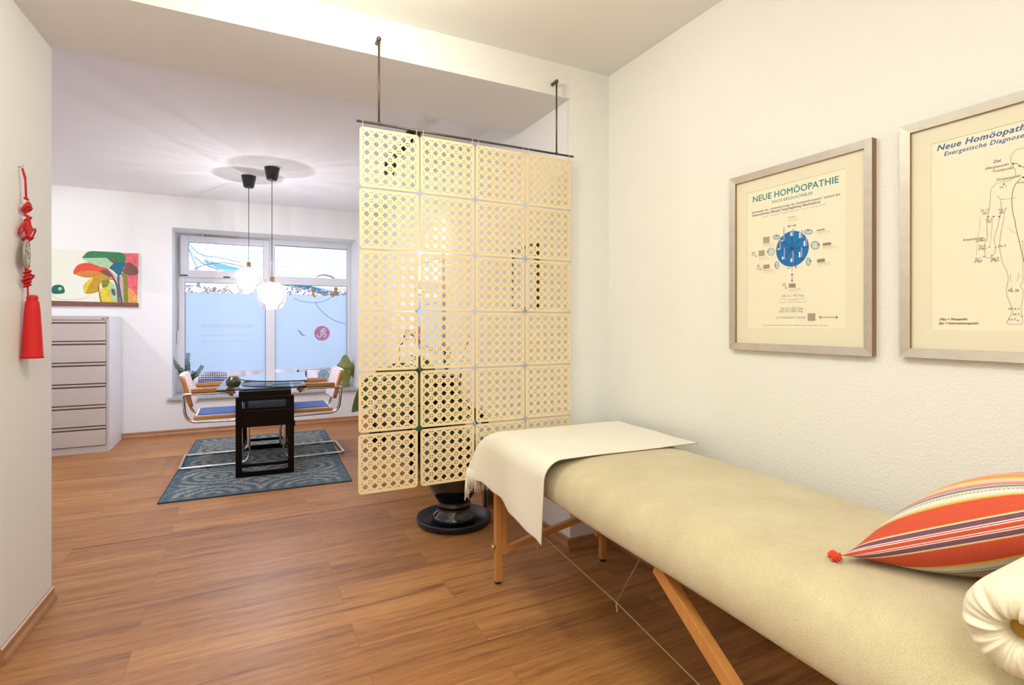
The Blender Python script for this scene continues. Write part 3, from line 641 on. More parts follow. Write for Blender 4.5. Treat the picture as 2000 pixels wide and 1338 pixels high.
bars(205, 257, 541, 585, 8, 4); tiny(205, 603, 283, 8)
bars(170, 217, 648, 686, 7, 3); tiny(168, 704, 242, 6)
bars(207, 257, 760, 788, 6, 3); tiny(205, 806, 282, 5)
bars(630, 694, 480, 484, 2, 6); tiny(630, 504, 728, 11)
bars(678, 744, 586, 603, 4, 4); tiny(678, 620, 777, 8)
bars(632, 694, 714, 737, 5, 3); tiny(632, 753, 728, 8)
bars(408, 462, 910, 938, 6, 1); tiny(408, 957, 492, 6)
PF.line([q1(404, 386), q1(462, 377)], .0018, 'ink_brown', 3); PF.line([q1(404, 405), q1(480, 392)], .0010, 'ink_grey', 3); PF.line([q1(410, 415), q1(480, 404)], .0007, 'ink_grey', 3)
for pts in ([(120, 690), (120, 665), (128, 662), (138, 665), (137, 685), (146, 692), (157, 690)], [(160, 800), (162, 762), (172, 765), (180, 778), (178, 795), (188, 800), (194, 785)], [(364, 930), (362, 915), (372, 908), (380, 915), (380, 940), (388, 947), (396, 938)]):
    PF.line([q1(*q) for q in quadr(pts, 4)], .0022, 'ink_brown', 3)
bars(558, 619, 1147, 1201, 9, 0)
ptext(PF, q1, '–   +', (396, 797), (474, 791), 'ink_brown', bold=.02)
ptext(PF, q1, '25% Yin / 75% Yang', (354, 1016), (527, 1008), 'ink_grey', bold=.01)
for y, xa, xb in ((1030, 335, 545), (1042, 405, 478), (1056, 330, 550)): PF.line([q1(xa, y + 3), q1(xb, y - 3)], .0010, 'ink_grey', 2)
ptext(PF, q1, '15% Yin / 25% Yang', (342, 1114), (518, 1111), 'ink_grey', bold=.01)
ptext(PF, q1, '100% Yin / 100% Yang', (330, 1136), (518, 1136), 'ink_grey', bold=.01)
PF.line([q1(342, 1118), q1(518, 1116)], .0007, 'ink_grey', 2)
ptext(PF, q1, '„POTENZRAUM“ 4 Striche', (308, 1186), (538, 1183), 'ink_grey', bold=.015)
ptext(PF, q1, 'Nach der Neuen Homöopathie nach Erich Körbler • Vektorkreis nach dem Umkehrprinzip – 2013 Poster', (200, 1242), (718, 1243), 'ink_grey', bold=.01)
pm = Mright(XS); pm.translation -= Vector(p1.location); PF.build('poster_sheet', pm, p1)
MB('mount_board').box(*(XR - .0075 - p1.location.x, XR - .001 - p1.location.x), yr1 - p1.location.y + .005, yl1 - p1.location.y - .005, .005, zt1 - zb1 - .005).build('backing', p1)

yl2, yr2, zb2, zt2 = .962, .342, 1.143, 1.872
p2 = picture_frame('framed_poster', 'silver framed poster with a body outline, cut off by the right edge of the photo', yl2, yr2, zb2, zt2)
c0 = onX(1819, 282, XS); c2 = onX(1820, 644, XS)
mount(p2, yl2, yr2, zb2, zt2, c0.y, yr2 + (yl2 - c0.y), c2.z, c0.z)
PF = Flat('poster_paper'); PF.rect(-c0.y - .01, -(yr2 + (yl2 - c0.y)) + .01, c2.z - .01, c0.z + .01, 'poster_paper', 0)
def qa(x, y): v = onX(1800 + x / 5.815, 220 + y / 5.815, XS); return (-v.y, v.z)
def qb(x, y): v = onX(1800 + x / 5.815, 430 + y / 5.815, XS); return (-v.y, v.z)
ptext(PF, qa, 'Neue Homöopathie', (178, 432), (1180, 196), 'ink_blue', fit='Neue Homöopath', shear=.25, bold=.032, space=1.1, h=.95)
ptext(PF, qa, 'Energetische Diagnose und Therapie', (256, 496), (1163, 278), 'ink_blue', fit='Energetische Diagnose', shear=.25, bold=.024, space=1.1)
for fn, s_, a_, b_, m_ in ((qa, 'Ziel', (810, 576), (903, 556), 'ink_navy'), (qa, 'Allergiepunkt', (716, 655), (993, 592), 'ink_brown'), (qa, 'Toxinpunkt', (806, 685), (1042, 632), 'ink_brown'), (qa, 'Drüsenpunkt', (850, 783), (1127, 722), 'ink_brown'),
                        (qa, 'Kreuzpunkt', (1092, 812), (1300, 770), 'ink_brown'), (qa, 'Lu 1', (888, 858), (962, 845), 'ink_brown'), (qa, 'Di 11', (670, 1128), (765, 1112), 'ink_brown'), (qa, '(Ip)', (690, 1155), (748, 1148), 'ink_brown'),
                        (qa, 'He 3', (875, 1118), (962, 1104), 'ink_brown'), (qa, '(Ip)', (885, 1144), (942, 1138), 'ink_brown'), (qa, 'Ks 3', (730, 1225), (802, 1215), 'ink_brown'), (qa, '(Ip)', (738, 1252), (795, 1244), 'ink_brown'),
                        (qb, 'Entzündungs-', (470, 240), (718, 210), 'ink_brown'), (qb, 'zonen', (612, 246), (730, 238), 'ink_brown'), (qb, 'Ks 8', (652, 304), (725, 300), 'ink_brown'), (qb, '(Mp)', (648, 336), (732, 332), 'ink_brown'),
                        (qb, 'Dü 3', (868, 308), (957, 302), 'ink_brown'), (qb, 'Di 1', (610, 450), (675, 446), 'ink_brown'), (qb, '(Mp)', (600, 480), (688, 476), 'ink_brown'), (qb, 'He 9', (788, 446), (872, 440), 'ink_brown'), (qb, '(Mp)', (784, 470), (876, 466), 'ink_brown'),
                        (qb, 'Ma 36', (980, 816), (1106, 812), 'ink_brown'), (qb, 'MP 6 =', (985, 1020), (1113, 1018), 'ink_brown'), (qb, 'Ni 3', (1037, 1080), (1110, 1080), 'ink_brown'), (qb, 'Le 3', (990, 1138), (1066, 1136), 'ink_brown'),
                        (qb, '(Mp) = Messpunkt', (205, 1138), (522, 1136), 'ink_black'), (qb, '(Ip) = Interventionspunkt', (198, 1184), (650, 1182), 'ink_black')):
    ptext(PF, fn, s_, a_, b_, m_, shear=.25, bold=.022)
ca = -(yl2 + yr2) / 2
def both(pts, wd, m_):
    PF.line(pts, wd, m_, 2); PF.line([(2 * ca - a_, b_) for a_, b_ in pts], wd, m_, 2)
ol = [qa(*q) for q in quadr([(1163, 403), (1085, 420), (1035, 462), (1015, 520), (1018, 570), (1038, 610), (1064, 650), (1066, 700), (1050, 742), (985, 772), (880, 795), (820, 830), (785, 890), (780, 1000), (768, 1100), (752, 1180), (742, 1230)], 4)] + \
     [qb(*q) for q in quadr([(742, 60), (745, 160), (742, 235), (716, 262), (716, 340), (722, 400), (745, 432), (775, 425), (815, 400), (838, 340), (838, 270), (822, 235)], 4)] + [qb(*q) for q in quadr([(830, 180), (866, 70), (880, 0)], 4)] + [qa(*q) for q in quadr([(893, 1180), (905, 1080), (896, 990), (860, 945)], 4)]
both(ol, .0012, 'ink_grey')
both([qa(*q) for q in quadr([(900, 985), (980, 980), (1075, 966)], 4)], .0010, 'ink_grey')
both([qa(*q) for q in ((945, 1100), (938, 1180))] + [qb(*q) for q in quadr([(930, 0), (905, 120), (888, 260), (892, 350), (922, 490), (972, 585), (982, 690), (965, 780), (976, 870), (1012, 960), (1030, 1045), (968, 1172), (1090, 1182), (1150, 1180)], 4)], .0012, 'ink_grey')
both([qb(*q) for q in quadr([(1150, 240), (1150, 500), (1148, 700), (1120, 740), (1150, 800), (1148, 900), (1128, 1000), (1140, 1090), (1150, 1170)], 4)], .0010, 'ink_grey')
both([qb(*q) for q in ((1105, 240), (1163, 240))], .001, 'ink_grey'); both([qb(*q) for q in quadr([(1010, 610), (1008, 660), (1022, 705)], 4)], .0008, 'ink_grey'); both([qb(*q) for q in quadr([(1100, 600), (1098, 660), (1075, 695)], 4)], .0008, 'ink_grey')
both([qa(*q) for q in quadr([(1125, 748), (1062, 820), (1035, 900), (1026, 1000), (1034, 1120), (1060, 1225)], 4)] + [qb(*q) for q in ((1066, 60), (1163, 470))], .0014, 'ink_brown')
both([qb(*q) for q in quadr([(970, 75), (1040, 130), (1090, 150), (1095, 195)], 4)], .0008, 'ink_grey')
for a_, b_ in (((670, 1185), (655, 1338)), ((810, 1200), (795, 1338))): both([qa(*a_), qa(*b_)], .0007, 'ink_grey')
both([qb(650, 130), qb(620, 400)], .0007, 'ink_grey'); both([qb(795, 120), qb(780, 290)], .0007, 'ink_grey')
for fn, x, y, m_ in ((qa, 1042, 580, 'ink_black'), (qa, 1113, 605, 'ink_black'), (qa, 1153, 735, 'ink_black'), (qa, 935, 812, 'ink_ring'), (qa, 757, 1180, 'ink_ring'), (qa, 819, 1180, 'ink_ring'), (qa, 881, 1180, 'ink_ring'), (qb, 770, 303, 'ink_lilac'), (qb, 842, 308, 'ink_lilac'), (qb, 710, 414, 'ink_lilac'), (qb, 797, 402, 'ink_lilac'), (qb, 1018, 776, 'ink_lilac'), (qb, 1142, 1090, 'ink_lilac'), (qb, 1094, 1138, 'ink_lilac')):
    q = fn(x, y); PF.poly([(q[0] + .0026 * math.cos(t * PI / 5), q[1] + .0021 * math.sin(t * PI / 5)) for t in range(10)], m_, 3)
PF.line([qa(1055, 578), qa(1085, 578), qa(1100, 590)], .0012, 'ink_black', 3); PF.line([qa(1125, 608), qa(1165, 622)], .0012, 'ink_black', 3)
pm = Mright(XS); pm.translation -= Vector(p2.location); PF.build('poster_sheet', pm, p2)
MB('mount_board').box(*(XR - .0075 - p2.location.x, XR - .001 - p2.location.x), yr2 - p2.location.y + .005, yl2 - p2.location.y - .005, .005, zt2 - zb2 - .005).build('backing', p2)

# ------------------------------------------------------------------ painting above the cabinet
YP = YW - .03
pc = thing('painting', 'unframed canvas of green, orange and yellow leaves above the filing cabinet', 'painting', (-1.5, YW, 1.42))
pr = onY(271, 548, YP).x; pt = onY(271, 494.5, YP).z; pb = onY(271, 600, YP).z; pl = -2.02
MB('pt_cream', 'pt_plum').box(pl + 1.5, pr + 1.5, -.029, -.001, pb - 1.42, pt - 1.42).build('canvas', pc)
G = Flat('pt_cream')
def zp(x, y):
    q = onY(80 + x / 7.432, 470 + y / 7.432, YP); return (min(q.x, pr - .0015), min(max(q.z, pb + .001), pt - .001))
def blob(pts, m_, lay, n_=5): G.poly([zp(*q) for q in (quadr(pts + [pts[0]], n_) if n_ else pts)], m_, lay)
G.rect(pl + .001, pr - .001, pb + .001, pt - .001, 'pt_cream', 0)
blob([(1180, 180), (1420, 185), (1410, 490), (1400, 920), (1270, 905), (1245, 600), (1215, 400)], 'pt_pink', 1, 0)
blob([(1255, 680), (1320, 710), (1395, 800), (1395, 920), (1265, 915)], 'pt_peach', 2, 0)
blob([(1205, 330), (1290, 320), (1400, 400), (1400, 490), (1260, 500), (1215, 420)], 'pt_brown', 2)
blob([(590, 255), (690, 160), (900, 155), (1190, 185), (1215, 330), (1080, 320), (960, 255), (780, 252)], 'pt_green', 3)
blob([(600, 258), (780, 255), (940, 255), (1060, 330), (960, 400), (830, 380), (680, 320)], 'pt_mint', 2)
blob([(950, 250), (1060, 280), (1120, 330), (1080, 345), (1010, 300)], 'pt_brown', 4)
blob([(470, 440), (540, 350), (690, 325), (850, 375), (975, 405), (960, 440), (800, 440), (600, 440), (480, 485)], 'pt_red', 4)
blob([(475, 485), (590, 440), (800, 430), (960, 430), (1010, 520), (850, 530), (640, 535)], 'pt_orange', 3)
blob([(840, 440), (960, 420), (1040, 520), (1010, 530), (930, 500)], 'pt_brown', 5)
blob([(610, 670), (680, 580), (850, 500), (960, 510), (1060, 570), (940, 570), (860, 630), (830, 740), (650, 770)], 'pt_ochre', 4)
blob([(612, 670), (670, 590), (760, 550), (700, 640), (650, 760), (625, 740)], 'pt_yellow', 5)
blob([(850, 700), (940, 680), (1000, 590), (1060, 650), (1110, 780), (1120, 900), (880, 900), (840, 800)], 'pt_yellow', 4)
blob([(1000, 590), (1060, 640), (1110, 790), (1120, 890), (1040, 860), (1000, 760)], 'pt_mint', 5)
blob([(885, 580), (990, 570), (970, 660), (890, 680)], 'pt_olive', 6)
blob([(1020, 700), (1070, 710), (1075, 800), (1030, 770)], 'pt_plum', 6)
G.line([zp(*q) for q in quadr([(960, 425), (1030, 510), (1090, 620), (1120, 760), (1130, 900)])], .020, 'pt_brown', 7)
G.line([zp(*q) for q in quadr([(990, 440), (1060, 500), (1120, 600), (1150, 900)])], .018, 'pt_rose', 6)
G.line([zp(*q) for q in quadr([(830, 660), (845, 760), (880, 895)])], .008, 'pt_brown', 7)
G.line([zp(*q) for q in quadr([(1150, 480), (1175, 620), (1200, 900)])], .030, 'pt_rose', 6)
blob([(985, 400), (1060, 330), (1150, 308), (1215, 325), (1200, 400), (1160, 490), (1110, 495), (1050, 440)], 'pt_teal', 8)
G.line([zp(*q) for q in quadr([(1125, 470), (1130, 640), (1175, 905)])], .020, 'pt_teal', 8)
G.line([zp(*q) for q in quadr([(1190, 470), (1225, 560), (1230, 740), (1235, 905)])], .040, 'pt_olive', 7)
G.line([zp(*q) for q in quadr([(1205, 400), (1215, 470), (1225, 560)])], .030, 'pt_brown', 6)
blob([(150, 715), (175, 660), (245, 640), (315, 655), (345, 715), (325, 765), (180, 770)], 'pt_sea', 3)
blob([(245, 690), (275, 672), (305, 690), (290, 720), (255, 715)], 'pt_mint', 4)
G.line([zp(*q) for q in quadr([(170, 780), (240, 840), (400, 855), (600, 845), (700, 800)])], .005, 'pt_peach', 3)
b0 = zp(140, 880)[1]; G.poly([(pl + .001, pb + .001), (pr - .001, pb + .001), (pr - .001, zp(1400, 905)[1]), (pl + .001, b0 + .01)], 'pt_brown', 9)
pm = Mback(YP - .0002); pm.translation -= Vector(pc.location); G.build('painted_picture', pm, pc)

# ------------------------------------------------------------------ filing cabinet
CX0, CX1, CY0 = -1.94, -1.142, 6.43
fcab = thing('filing_cabinet', 'tall beige metal filing cabinet with six wide drawers below the leaf painting', 'cabinet', ((CX0 + CX1) / 2, CY0, 0))
hw = (CX1 - CX0) / 2
b_ = MB('cabinet_side'); b_.box(-hw, hw, .012, .60, .0, 1.318, .003); b_.build('body', fcab)
b_ = MB('cabinet_front'); b_.box(-hw + .001, -hw + .022, 0, .012, 0, 1.318); b_.box(hw - .022, hw - .001, 0, .012, 0, 1.318); b_.box(-hw + .022, hw - .022, 0, .012, 0, .062); b_.box(-hw + .022, hw - .022, 0, .012, 1.282, 1.318)
b_.build('front_frame', fcab)
for k in range(6):
    z1 = 1.276 - k * .2050; z0 = z1 - .195 if k < 5 else .070
    d = MB('cabinet_front'); d.box(-hw + .026, hw - .026, -.010, .011, z0, z1 - .034, .003); dr = d.build('drawer', fcab)
    MB('cabinet_front').box(-hw + .026, hw - .026, -.012, -.003, z1 - .018, z1 - .002, .002).build('handle', dr)
    MB('groove').box(-hw + .026, hw - .026, .002, .010, z1 - .034, z1 - .018).box(-hw + .023, hw - .023, .003, .011, z1 - .002, z1 + .006).build('grip_recess', dr)
MB('steel', 'dark_seal').lathe([(0, 0), (.010, 0), (.010, .008), (0, .008)], 16).build('lock', fcab, Matrix.Translation((hw - .045, 0, 1.300)) @ Matrix.Rotation(R(90), 4, 'X'))
MB('dark_seal').box(hw - .022, hw - .008, -.002, 0, 1.294, 1.302).build('key_slot', fcab)

# ------------------------------------------------------------------ rug
rug = MB('rug').box(-.65, .65, -1.11, 1.11, 0, .008, .002).build('rug'); rug.location = (.182, 5.48, 0); rug.rotation_euler = (0, 0, R(-2.4))
tag(rug, 'blue grey patterned rug lying under the glass table', 'rug')

# ------------------------------------------------------------------ glass table on dark nested frame
tb = thing('glass_table', 'dark wood frame table with two stacked glass tops standing on the rug', 'table', (.208, 5.34, .008), R(-3))
W2, D2_ = .217, .535; lt = .046
for yy in (-D2_, D2_ - lt):
    f = MB('dark_wood')
    for xx in (-W2, W2 - lt): f.box(xx, xx + lt, yy, yy + lt, 0, .645, .003)
    f.box(-W2 + lt, W2 - lt, yy + .004, yy + lt - .004, 0, .042, .002); f.box(-W2 + lt, W2 - lt, yy + .008, yy + lt - .008, .078, .104, .002)
    f.box(-W2 + lt, W2 - lt, yy + .004, yy + lt - .004, .612, .645, .002); f.build('end_frame', tb)
f = MB('dark_wood'); f.box(-W2 + .022, W2 - .022, -D2_ + .01, D2_ - .01, .645, .692, .003); f.build('top_rail', tb)
f = MB('dark_wood'); f.box(-W2 + lt, W2 - lt, -D2_ + .004, -.05, .40, .535, .003); dr = f.build('drawer_box', tb)
f = MB('dark_wood'); f.box(-W2 + lt - .004, W2 - lt + .004, -D2_ + .02, D2_ - .03, .538, .552); f.build('shelf', tb)
f = MB('dark_wood')
f.box(W2, W2 + .008, -D2_ + .012, -D2_ + .03, .385, .43); f.build('catch', tb)
for nm, xx in (('side_rail', -W2), ('side_rail', W2 - lt)): MB('dark_wood').box(xx + .008, xx + lt - .008, -D2_ + lt, D2_ - lt, .10, .13, .002).build(nm, tb)
def glass_plate(poly, z0, z1, name):
    mb = MB('table_glass', 'glass_edge'); a_ = [mb.bm.verts.new((x, y, z0)) for x, y in poly]; b2 = [mb.bm.verts.new((x, y, z1)) for x, y in poly]; n_ = len(poly)
    f0 = mb.bm.faces.new(b2)
    f0.material_index = 0
    for i in range(n_): q = mb.bm.faces.new((a_[i], a_[(i + 1) % n_], b2[(i + 1) % n_], b2[i])); q.material_index = 1
    return mb.build(name, tb, recalc=False)
def rpoly(x0, x1, y0_, y1_, r_):
    out = []
    for cx_, cy_, a0 in ((x1 - r_, y1_ - r_, 0), (x0 + r_, y1_ - r_, 90), (x0 + r_, y0_ + r_, 180), (x1 - r_, y0_ + r_, 270)):
        for k in range(5): out.append((cx_ + r_ * math.cos(R(a0 + k * 22.5)), cy_ + r_ * math.sin(R(a0 + k * 22.5))))
    return out
glass_plate(rpoly(-.365, .315, -.465, .52, .02), .694, .704, 'rectangular_top')
glass_plate([(.34, .645), (.34, -.215)] + [(.205 + .43 * math.cos(-PI / 2 - t * PI / 40), .215 + .43 * math.sin(-PI / 2 - t * PI / 40)) for t in range(41)][::1], .724, .734, 'rounded_top')
MB('steel').lathe([(0, 0), (.03, 0), (.03, .02), (0, .02)], 20, (.02, .2, .704)).build('top_support', tb)
vs = thing('squat_vase', 'small squat green brown glazed vase on the glass table top', 'vase', (-.055, 5.10, .712))
MB('vase_glaze').lathe([(0, 0), (.040, 0), (.052, .012), (.0585, .035), (.058, .055), (.050, .070), (.040, .076), (.038, .088), (.033, .088), (.032, .076), (.030, .040), (0, .030)], 40).build('bowl', vs)
MB('gold_edge').lathe([(.0385, .086), (.0385, .0905), (.032, .0905), (.032, .086)], 40).build('rim', vs)

# ------------------------------------------------------------------ cantilever armchairs
def make_chair(label):
    t = thing('cantilever_armchair', label, 'chair', (0, 0, 0), 0, 'cantilever armchairs at the glass table'); hw_ = .258; r_ = .0125; z0 = r_
    path = []
    L_ = lambda s_: [(.40, s_ * hw_, .610), (.34, s_ * hw_, .637), (.022, s_ * hw_, .637), (.05, s_ * hw_, .40), (.52, s_ * hw_, .392), (.53, s_ * hw_, z0), (0, s_ * hw_, z0)]
    pts = L_(-1) + [tuple(q) for q in L_(1)[::-1]]
    tb_ = MB('chrome').tube(bend(pts, [0, .06, .028, .085, .085, .08, .03, .03, .08, .085, .085, .028, .06, 0], 7), r_, 12); 
    tb_.tube([(.12, -hw_, .402), (.12, hw_, .402)], .009, 8); tb_.build('tube_frame', t)
    for s2 in (-1, 1): MB('black_plastic').box(-.004, .012, s2 * (hw_ - .045) - .015, s2 * (hw_ - .045) + .015, 0, .006).build('glide', t)
    s_ = MB('chair_wood').box(.10, .555, -.235, .235, .408, .440, .010); st_ = s_.build('seat', t)
    MB('cane_white').box(.112, .545, -.222, .222, .4405, .446, .002).build('cane_border', st_)
    MB('navy_pad').box(.128, .545, -.205, .205, .446, .454, .003).build('seat_pad', st_)
    # curved bentwood back, concave towards the sitter
    bk = MB('chair_wood'); n_ = 12
    def bp_(yy, tt): cur = .014 * (yy / .235) ** 2; return Vector((.076 - .066 * tt + cur * .9 - .004, yy, .528 + .262 * tt))
    for s2 in (-1, 1): bk.tube([bp_(s2 * .240, k / 8 * 1.0 ) + Vector((0, 0, 0)) for k in range(9)], [.013, .018, .019, .019, .019, .019, .019, .018, .013], 8)
    for tt in (.06, .96): bk.tube([bp_(-.232 + .464 * k / n_, tt) for k in range(n_ + 1)], .013, 8)
    bo = bk.build('backrest', t)
    cn = MB('cane_white', 'cane_line'); rows = 13
    for side in (0, 1):
        for j in range(rows):
            for sub in (0, 1):
                t0 = .0 + 1.02 * (j + (0 if sub == 0 else .74)) / rows; t1 = .0 + 1.02 * (j + (.74 if sub == 0 else 1)) / rows; cn.mi = sub; off = Vector((.0185 if side else -.0185, 0, 0))
                for k in range(n_):
                    ya = -.232 + .464 * k / n_; yb_ = -.232 + .464 * (k + 1) / n_
                    cn.face([bp_(ya, t0) + off, bp_(yb_, t0) + off, bp_(yb_, t1) + off, bp_(ya, t1) + off])
    for k in range(n_):
        ya = -.232 + .464 * k / n_; yb_ = -.232 + .464 * (k + 1) / n_; o1 = Vector((.0185, 0, 0)); cn.mi = 0
        for tt in (0, 1.02): cn.face([bp_(ya, tt) - o1, bp_(yb_, tt) - o1, bp_(yb_, tt) + o1, bp_(ya, tt) + o1])
    for yy_ in (-.232, .232):
        for k in range(8): cn.face([bp_(yy_, k / 8 * 1.02) - o1, bp_(yy_, (k + 1) / 8 * 1.02) - o1, bp_(yy_, (k + 1) / 8 * 1.02) + o1, bp_(yy_, k / 8 * 1.02) + o1])
    cn.build('cane_panel', bo, recalc=False)
    for s2 in (-1, 1):
        a_ = MB('chair_wood'); y_ = s2 * hw_; hwid = .020
        prof = [(.085, .651), (.335, .652), (.372, .640), (.392, .612), (.425, .632), (.400, .668), (.345, .684), (.085, .680)]
        A_ = [a_.bm.verts.new((x, y_ - hwid, z)) for x, z in prof]; B_ = [a_.bm.verts.new((x, y_ + hwid, z)) for x, z in prof]; k_ = len(prof)
        a_.bm.faces.new(A_); a_.bm.faces.new(B_[::-1])
        for i in range(k_): a_.bm.faces.new((A_[i], A_[(i + 1) % k_], B_[(i + 1) % k_], B_[i]))
        bmesh.ops.bevel(a_.bm, geom=list(a_.bm.edges), offset=.003, segments=2, affect='EDGES')
        a_.build('armrest', t)
    return t
ch1 = make_chair('chrome armchair with blue seat left of the glass table, facing right')
ch1.location = (-.46, 5.545, .008)
ch2 = dup(ch1, (.880, 5.545, .008), PI, 'chrome armchair with blue seat right of the glass table, facing left')

# ------------------------------------------------------------------ pendant lamps
def make_pendant(label, loc, drop):
    t = thing('pendant_lamp', label, 'lamp', loc, 0, 'glass pendant lamps over the table')      # origin at the ceiling
    MB('black_plastic').lathe([(0, 0), (.066, 0), (.066, -.004), (.046, -.105), (.040, -.113), (0, -.115)], 32).build('ceiling_cup', t)
    MB('black_plastic').tube([(0, 0, -.11), (0, 0, -drop)], .003, 8).build('cord', t)
    c_ = MB('brass'); c_.lathe([(0, 0), (.019, 0), (.019, -.040), (.028, -.042), (.028, -.054), (.015, -.056), (.015, -.075), (0, -.075)], 28, (0, 0, -drop)); c_.build('socket', t)
    g = MB('lamp_glass'); zt_ = -drop - .050; g.lathe([(.034, 0), (.075, -.014), (.108, -.045), (.121, -.085), (.123, -.130), (.114, -.175), (.098, -.212), (.080, -.236)], 64, (0, 0, zt_), fn=lambda r1_, z_, a_: r1_ * (1 + .012 * math.cos(24 * a_)))
    g.build('shade', t)
    MB('lamp_glass').lathe([(.080, -.236), (.084, -.240), (.080, -.243), (.074, -.240)], 48, (0, 0, zt_)).build('shade_rim', t)
    MB('bulb_glow').lathe([(0, 0), (.018, -.004), (.030, -.03), (.066, -.06), (.076, -.090), (.064, -.122), (.034, -.140), (0, -.146)], 28, (0, 0, zt_ - .005)).build('bulb', t)
    l_ = light('lamp_light', 'POINT', (0, 0, zt_ - .09), 40, (.92, .90, 1.0), radius=.003); l_.parent = t
    return t
make_pendant('glass pendant lamp with brass socket, the left one hanging higher', (.070, 5.77, ZC), .832)
make_pendant('glass pendant lamp with brass socket, the right one hanging lower', (.256, 5.37, ZC), .998)

# ------------------------------------------------------------------ window sill objects
zz = thing('potted_zz_plant', 'green feathery leaved plant in a white pot at the left of the window sill', 'plant', (-.555, 7.27, .42))
MB('white_pot').lathe([(0, 0), (.045, 0), (.060, .12), (.064, .16), (.058, .16), (.054, .14), (0, .14)], 32).build('pot', zz)
MB('soil').lathe([(0, .142), (.054, .142)], 20).build('soil', zz)
lf = MB('teal_leaf'); sm = MB('stem_green'); rnd = random.Random(5)
for (dx, dy, hh, ln) in ((-.170, -.10, .40, .2), (.015, -.10, .41, .05), (.165, -.12, .26, .3), (-.07, -.06, .20, .1), (.07, -.02, .19, .1)):
    P_ = quadr([(0, 0, .14), (dx * .25, dy * .25, .14 + (hh - .14) * .45), (dx * .6, dy * .6, .14 + (hh - .14) * .8), (dx, dy, hh + .08)], 6)
    sm.tube(P_, [.006 * (1 - .8 * i / len(P_)) + .001 for i in range(len(P_))], 6)
    for i in range(5, len(P_) - 1, 1):
        d = (Vector(P_[i + 1]) - Vector(P_[i])).normalized(); sd = d.cross(Vector((0, 1, .2))).normalized()
        for s2 in (-1, 1):
            le = rnd.uniform(.036, .048) * (1 - .45 * i / len(P_))*1.25; o0 = Vector(P_[i]); dr_ = (sd * s2 * .8 + d * .6 + Vector((0, rnd.uniform(-.3, .1), 0))).normalized(); nr = Vector((0, 1, 0)).cross(dr_).normalized() * .0075
            lf.face([o0, o0 + dr_ * le * .45 + nr, o0 + dr_ * le, o0 + dr_ * le * .45 - nr])
lf.build('leaves', zz, recalc=False); sm.build('stems', zz)
bd_ = thing('buddha_head', 'olive green glazed ceramic buddha head at the right of the window sill', 'sculpture', (1.225, 7.27, .42), R(25))
MB('buddha_glaze').lathe([(0, 0), (.055, 0), (.058, .02), (.050, .06), (.052, .09), (.070, .12), (.084, .16), (.090, .21), (.092, .25), (.085, .28), (0, .30)], 36, fn=lambda r1_, z_, a_: r1_ * (1 + .05 * math.cos(a_ - R(200)))).build('head', bd_)
hr = MB('buddha_glaze'); hr.lathe([(.088, .225), (.103, .235), (.104, .262), (.098, .285), (.082, .305), (.066, .32), (.052, .335), (.046, .36), (.034, .39), (.018, .41), (0, .418)], 32)
for k in range(7):
    rr_ = (.104, .098, .082, .062, .050, .042, .026)[k]; zz_ = (.245, .270, .300, .322, .340, .365, .392)[k]; n_ = max(6, int(rr_ * 170))
    for j in range(n_): hr.ball((rr_ * math.cos(2 * PI * (j + k * .5) / n_), rr_ * math.sin(2 * PI * (j + k * .5) / n_), zz_), .0105, n=8)
hr.build('hair_curls', bd_)
for s2 in (-1, 1):
    MB('gold_edge' if s2 > 0 else 'buddha_glaze').ball((s2 * .102, -.01, .165), .05, (.22, .5, 1.1)).build('ear', bd_)
fce = MB('buddha_glaze'); fce.ball((0, -.092, .19), .016, (.8, 1, 1.9)); fce.ball((0, -.085, .145), .020, (1.3, .6, .35))
for s2 in (-1, 1): fce.ball((s2 * .036, -.084, .205), .018, (1.3, .5, .5)); fce.tube(quadr([(s2 * .012, -.093, .222), (s2 * .035, -.090, .232), (s2 * .062, -.070, .222)], 4), .003, 6)
fce.build('face', bd_)

# ------------------------------------------------------------------ things behind the divider
tr_ = tag(MB('tray_black').lathe([(0, 0), (.205, 0), (.226, .010), (.234, .038), (.232, .044), (.224, .044), (.212, .014), (0, .012)], 64).build('plant_tray'), 'round black plastic saucer on the floor under the dark urn', 'tray'); tr_.location = (1.198, 3.175, 0)
urn = thing('urn_planter', 'large black glazed urn planter with broad leaves behind the hanging divider', 'planter', (1.198, 3.175, .012))
MB('urn_glaze').lathe([(0, 0), (.118, 0), (.134, .008), (.137, .030), (.128, .046), (.108, .062), (.098, .080), (.104, .100), (.106, .112), (.098, .122), (.112, .145), (.148, .190), (.178, .250), (.196, .320), (.200, .390), (.190, .450), (.178, .480), (.192, .498), (.196, .510), (.184, .514), (.168, .490), (.165, .46), (0, .46)], 64).build('urn', urn)
MB('soil').lathe([(0, .472), (.168, .472)], 32).build('soil', urn)
lv = MB('olive_leaf'); stm = MB('stem_green')
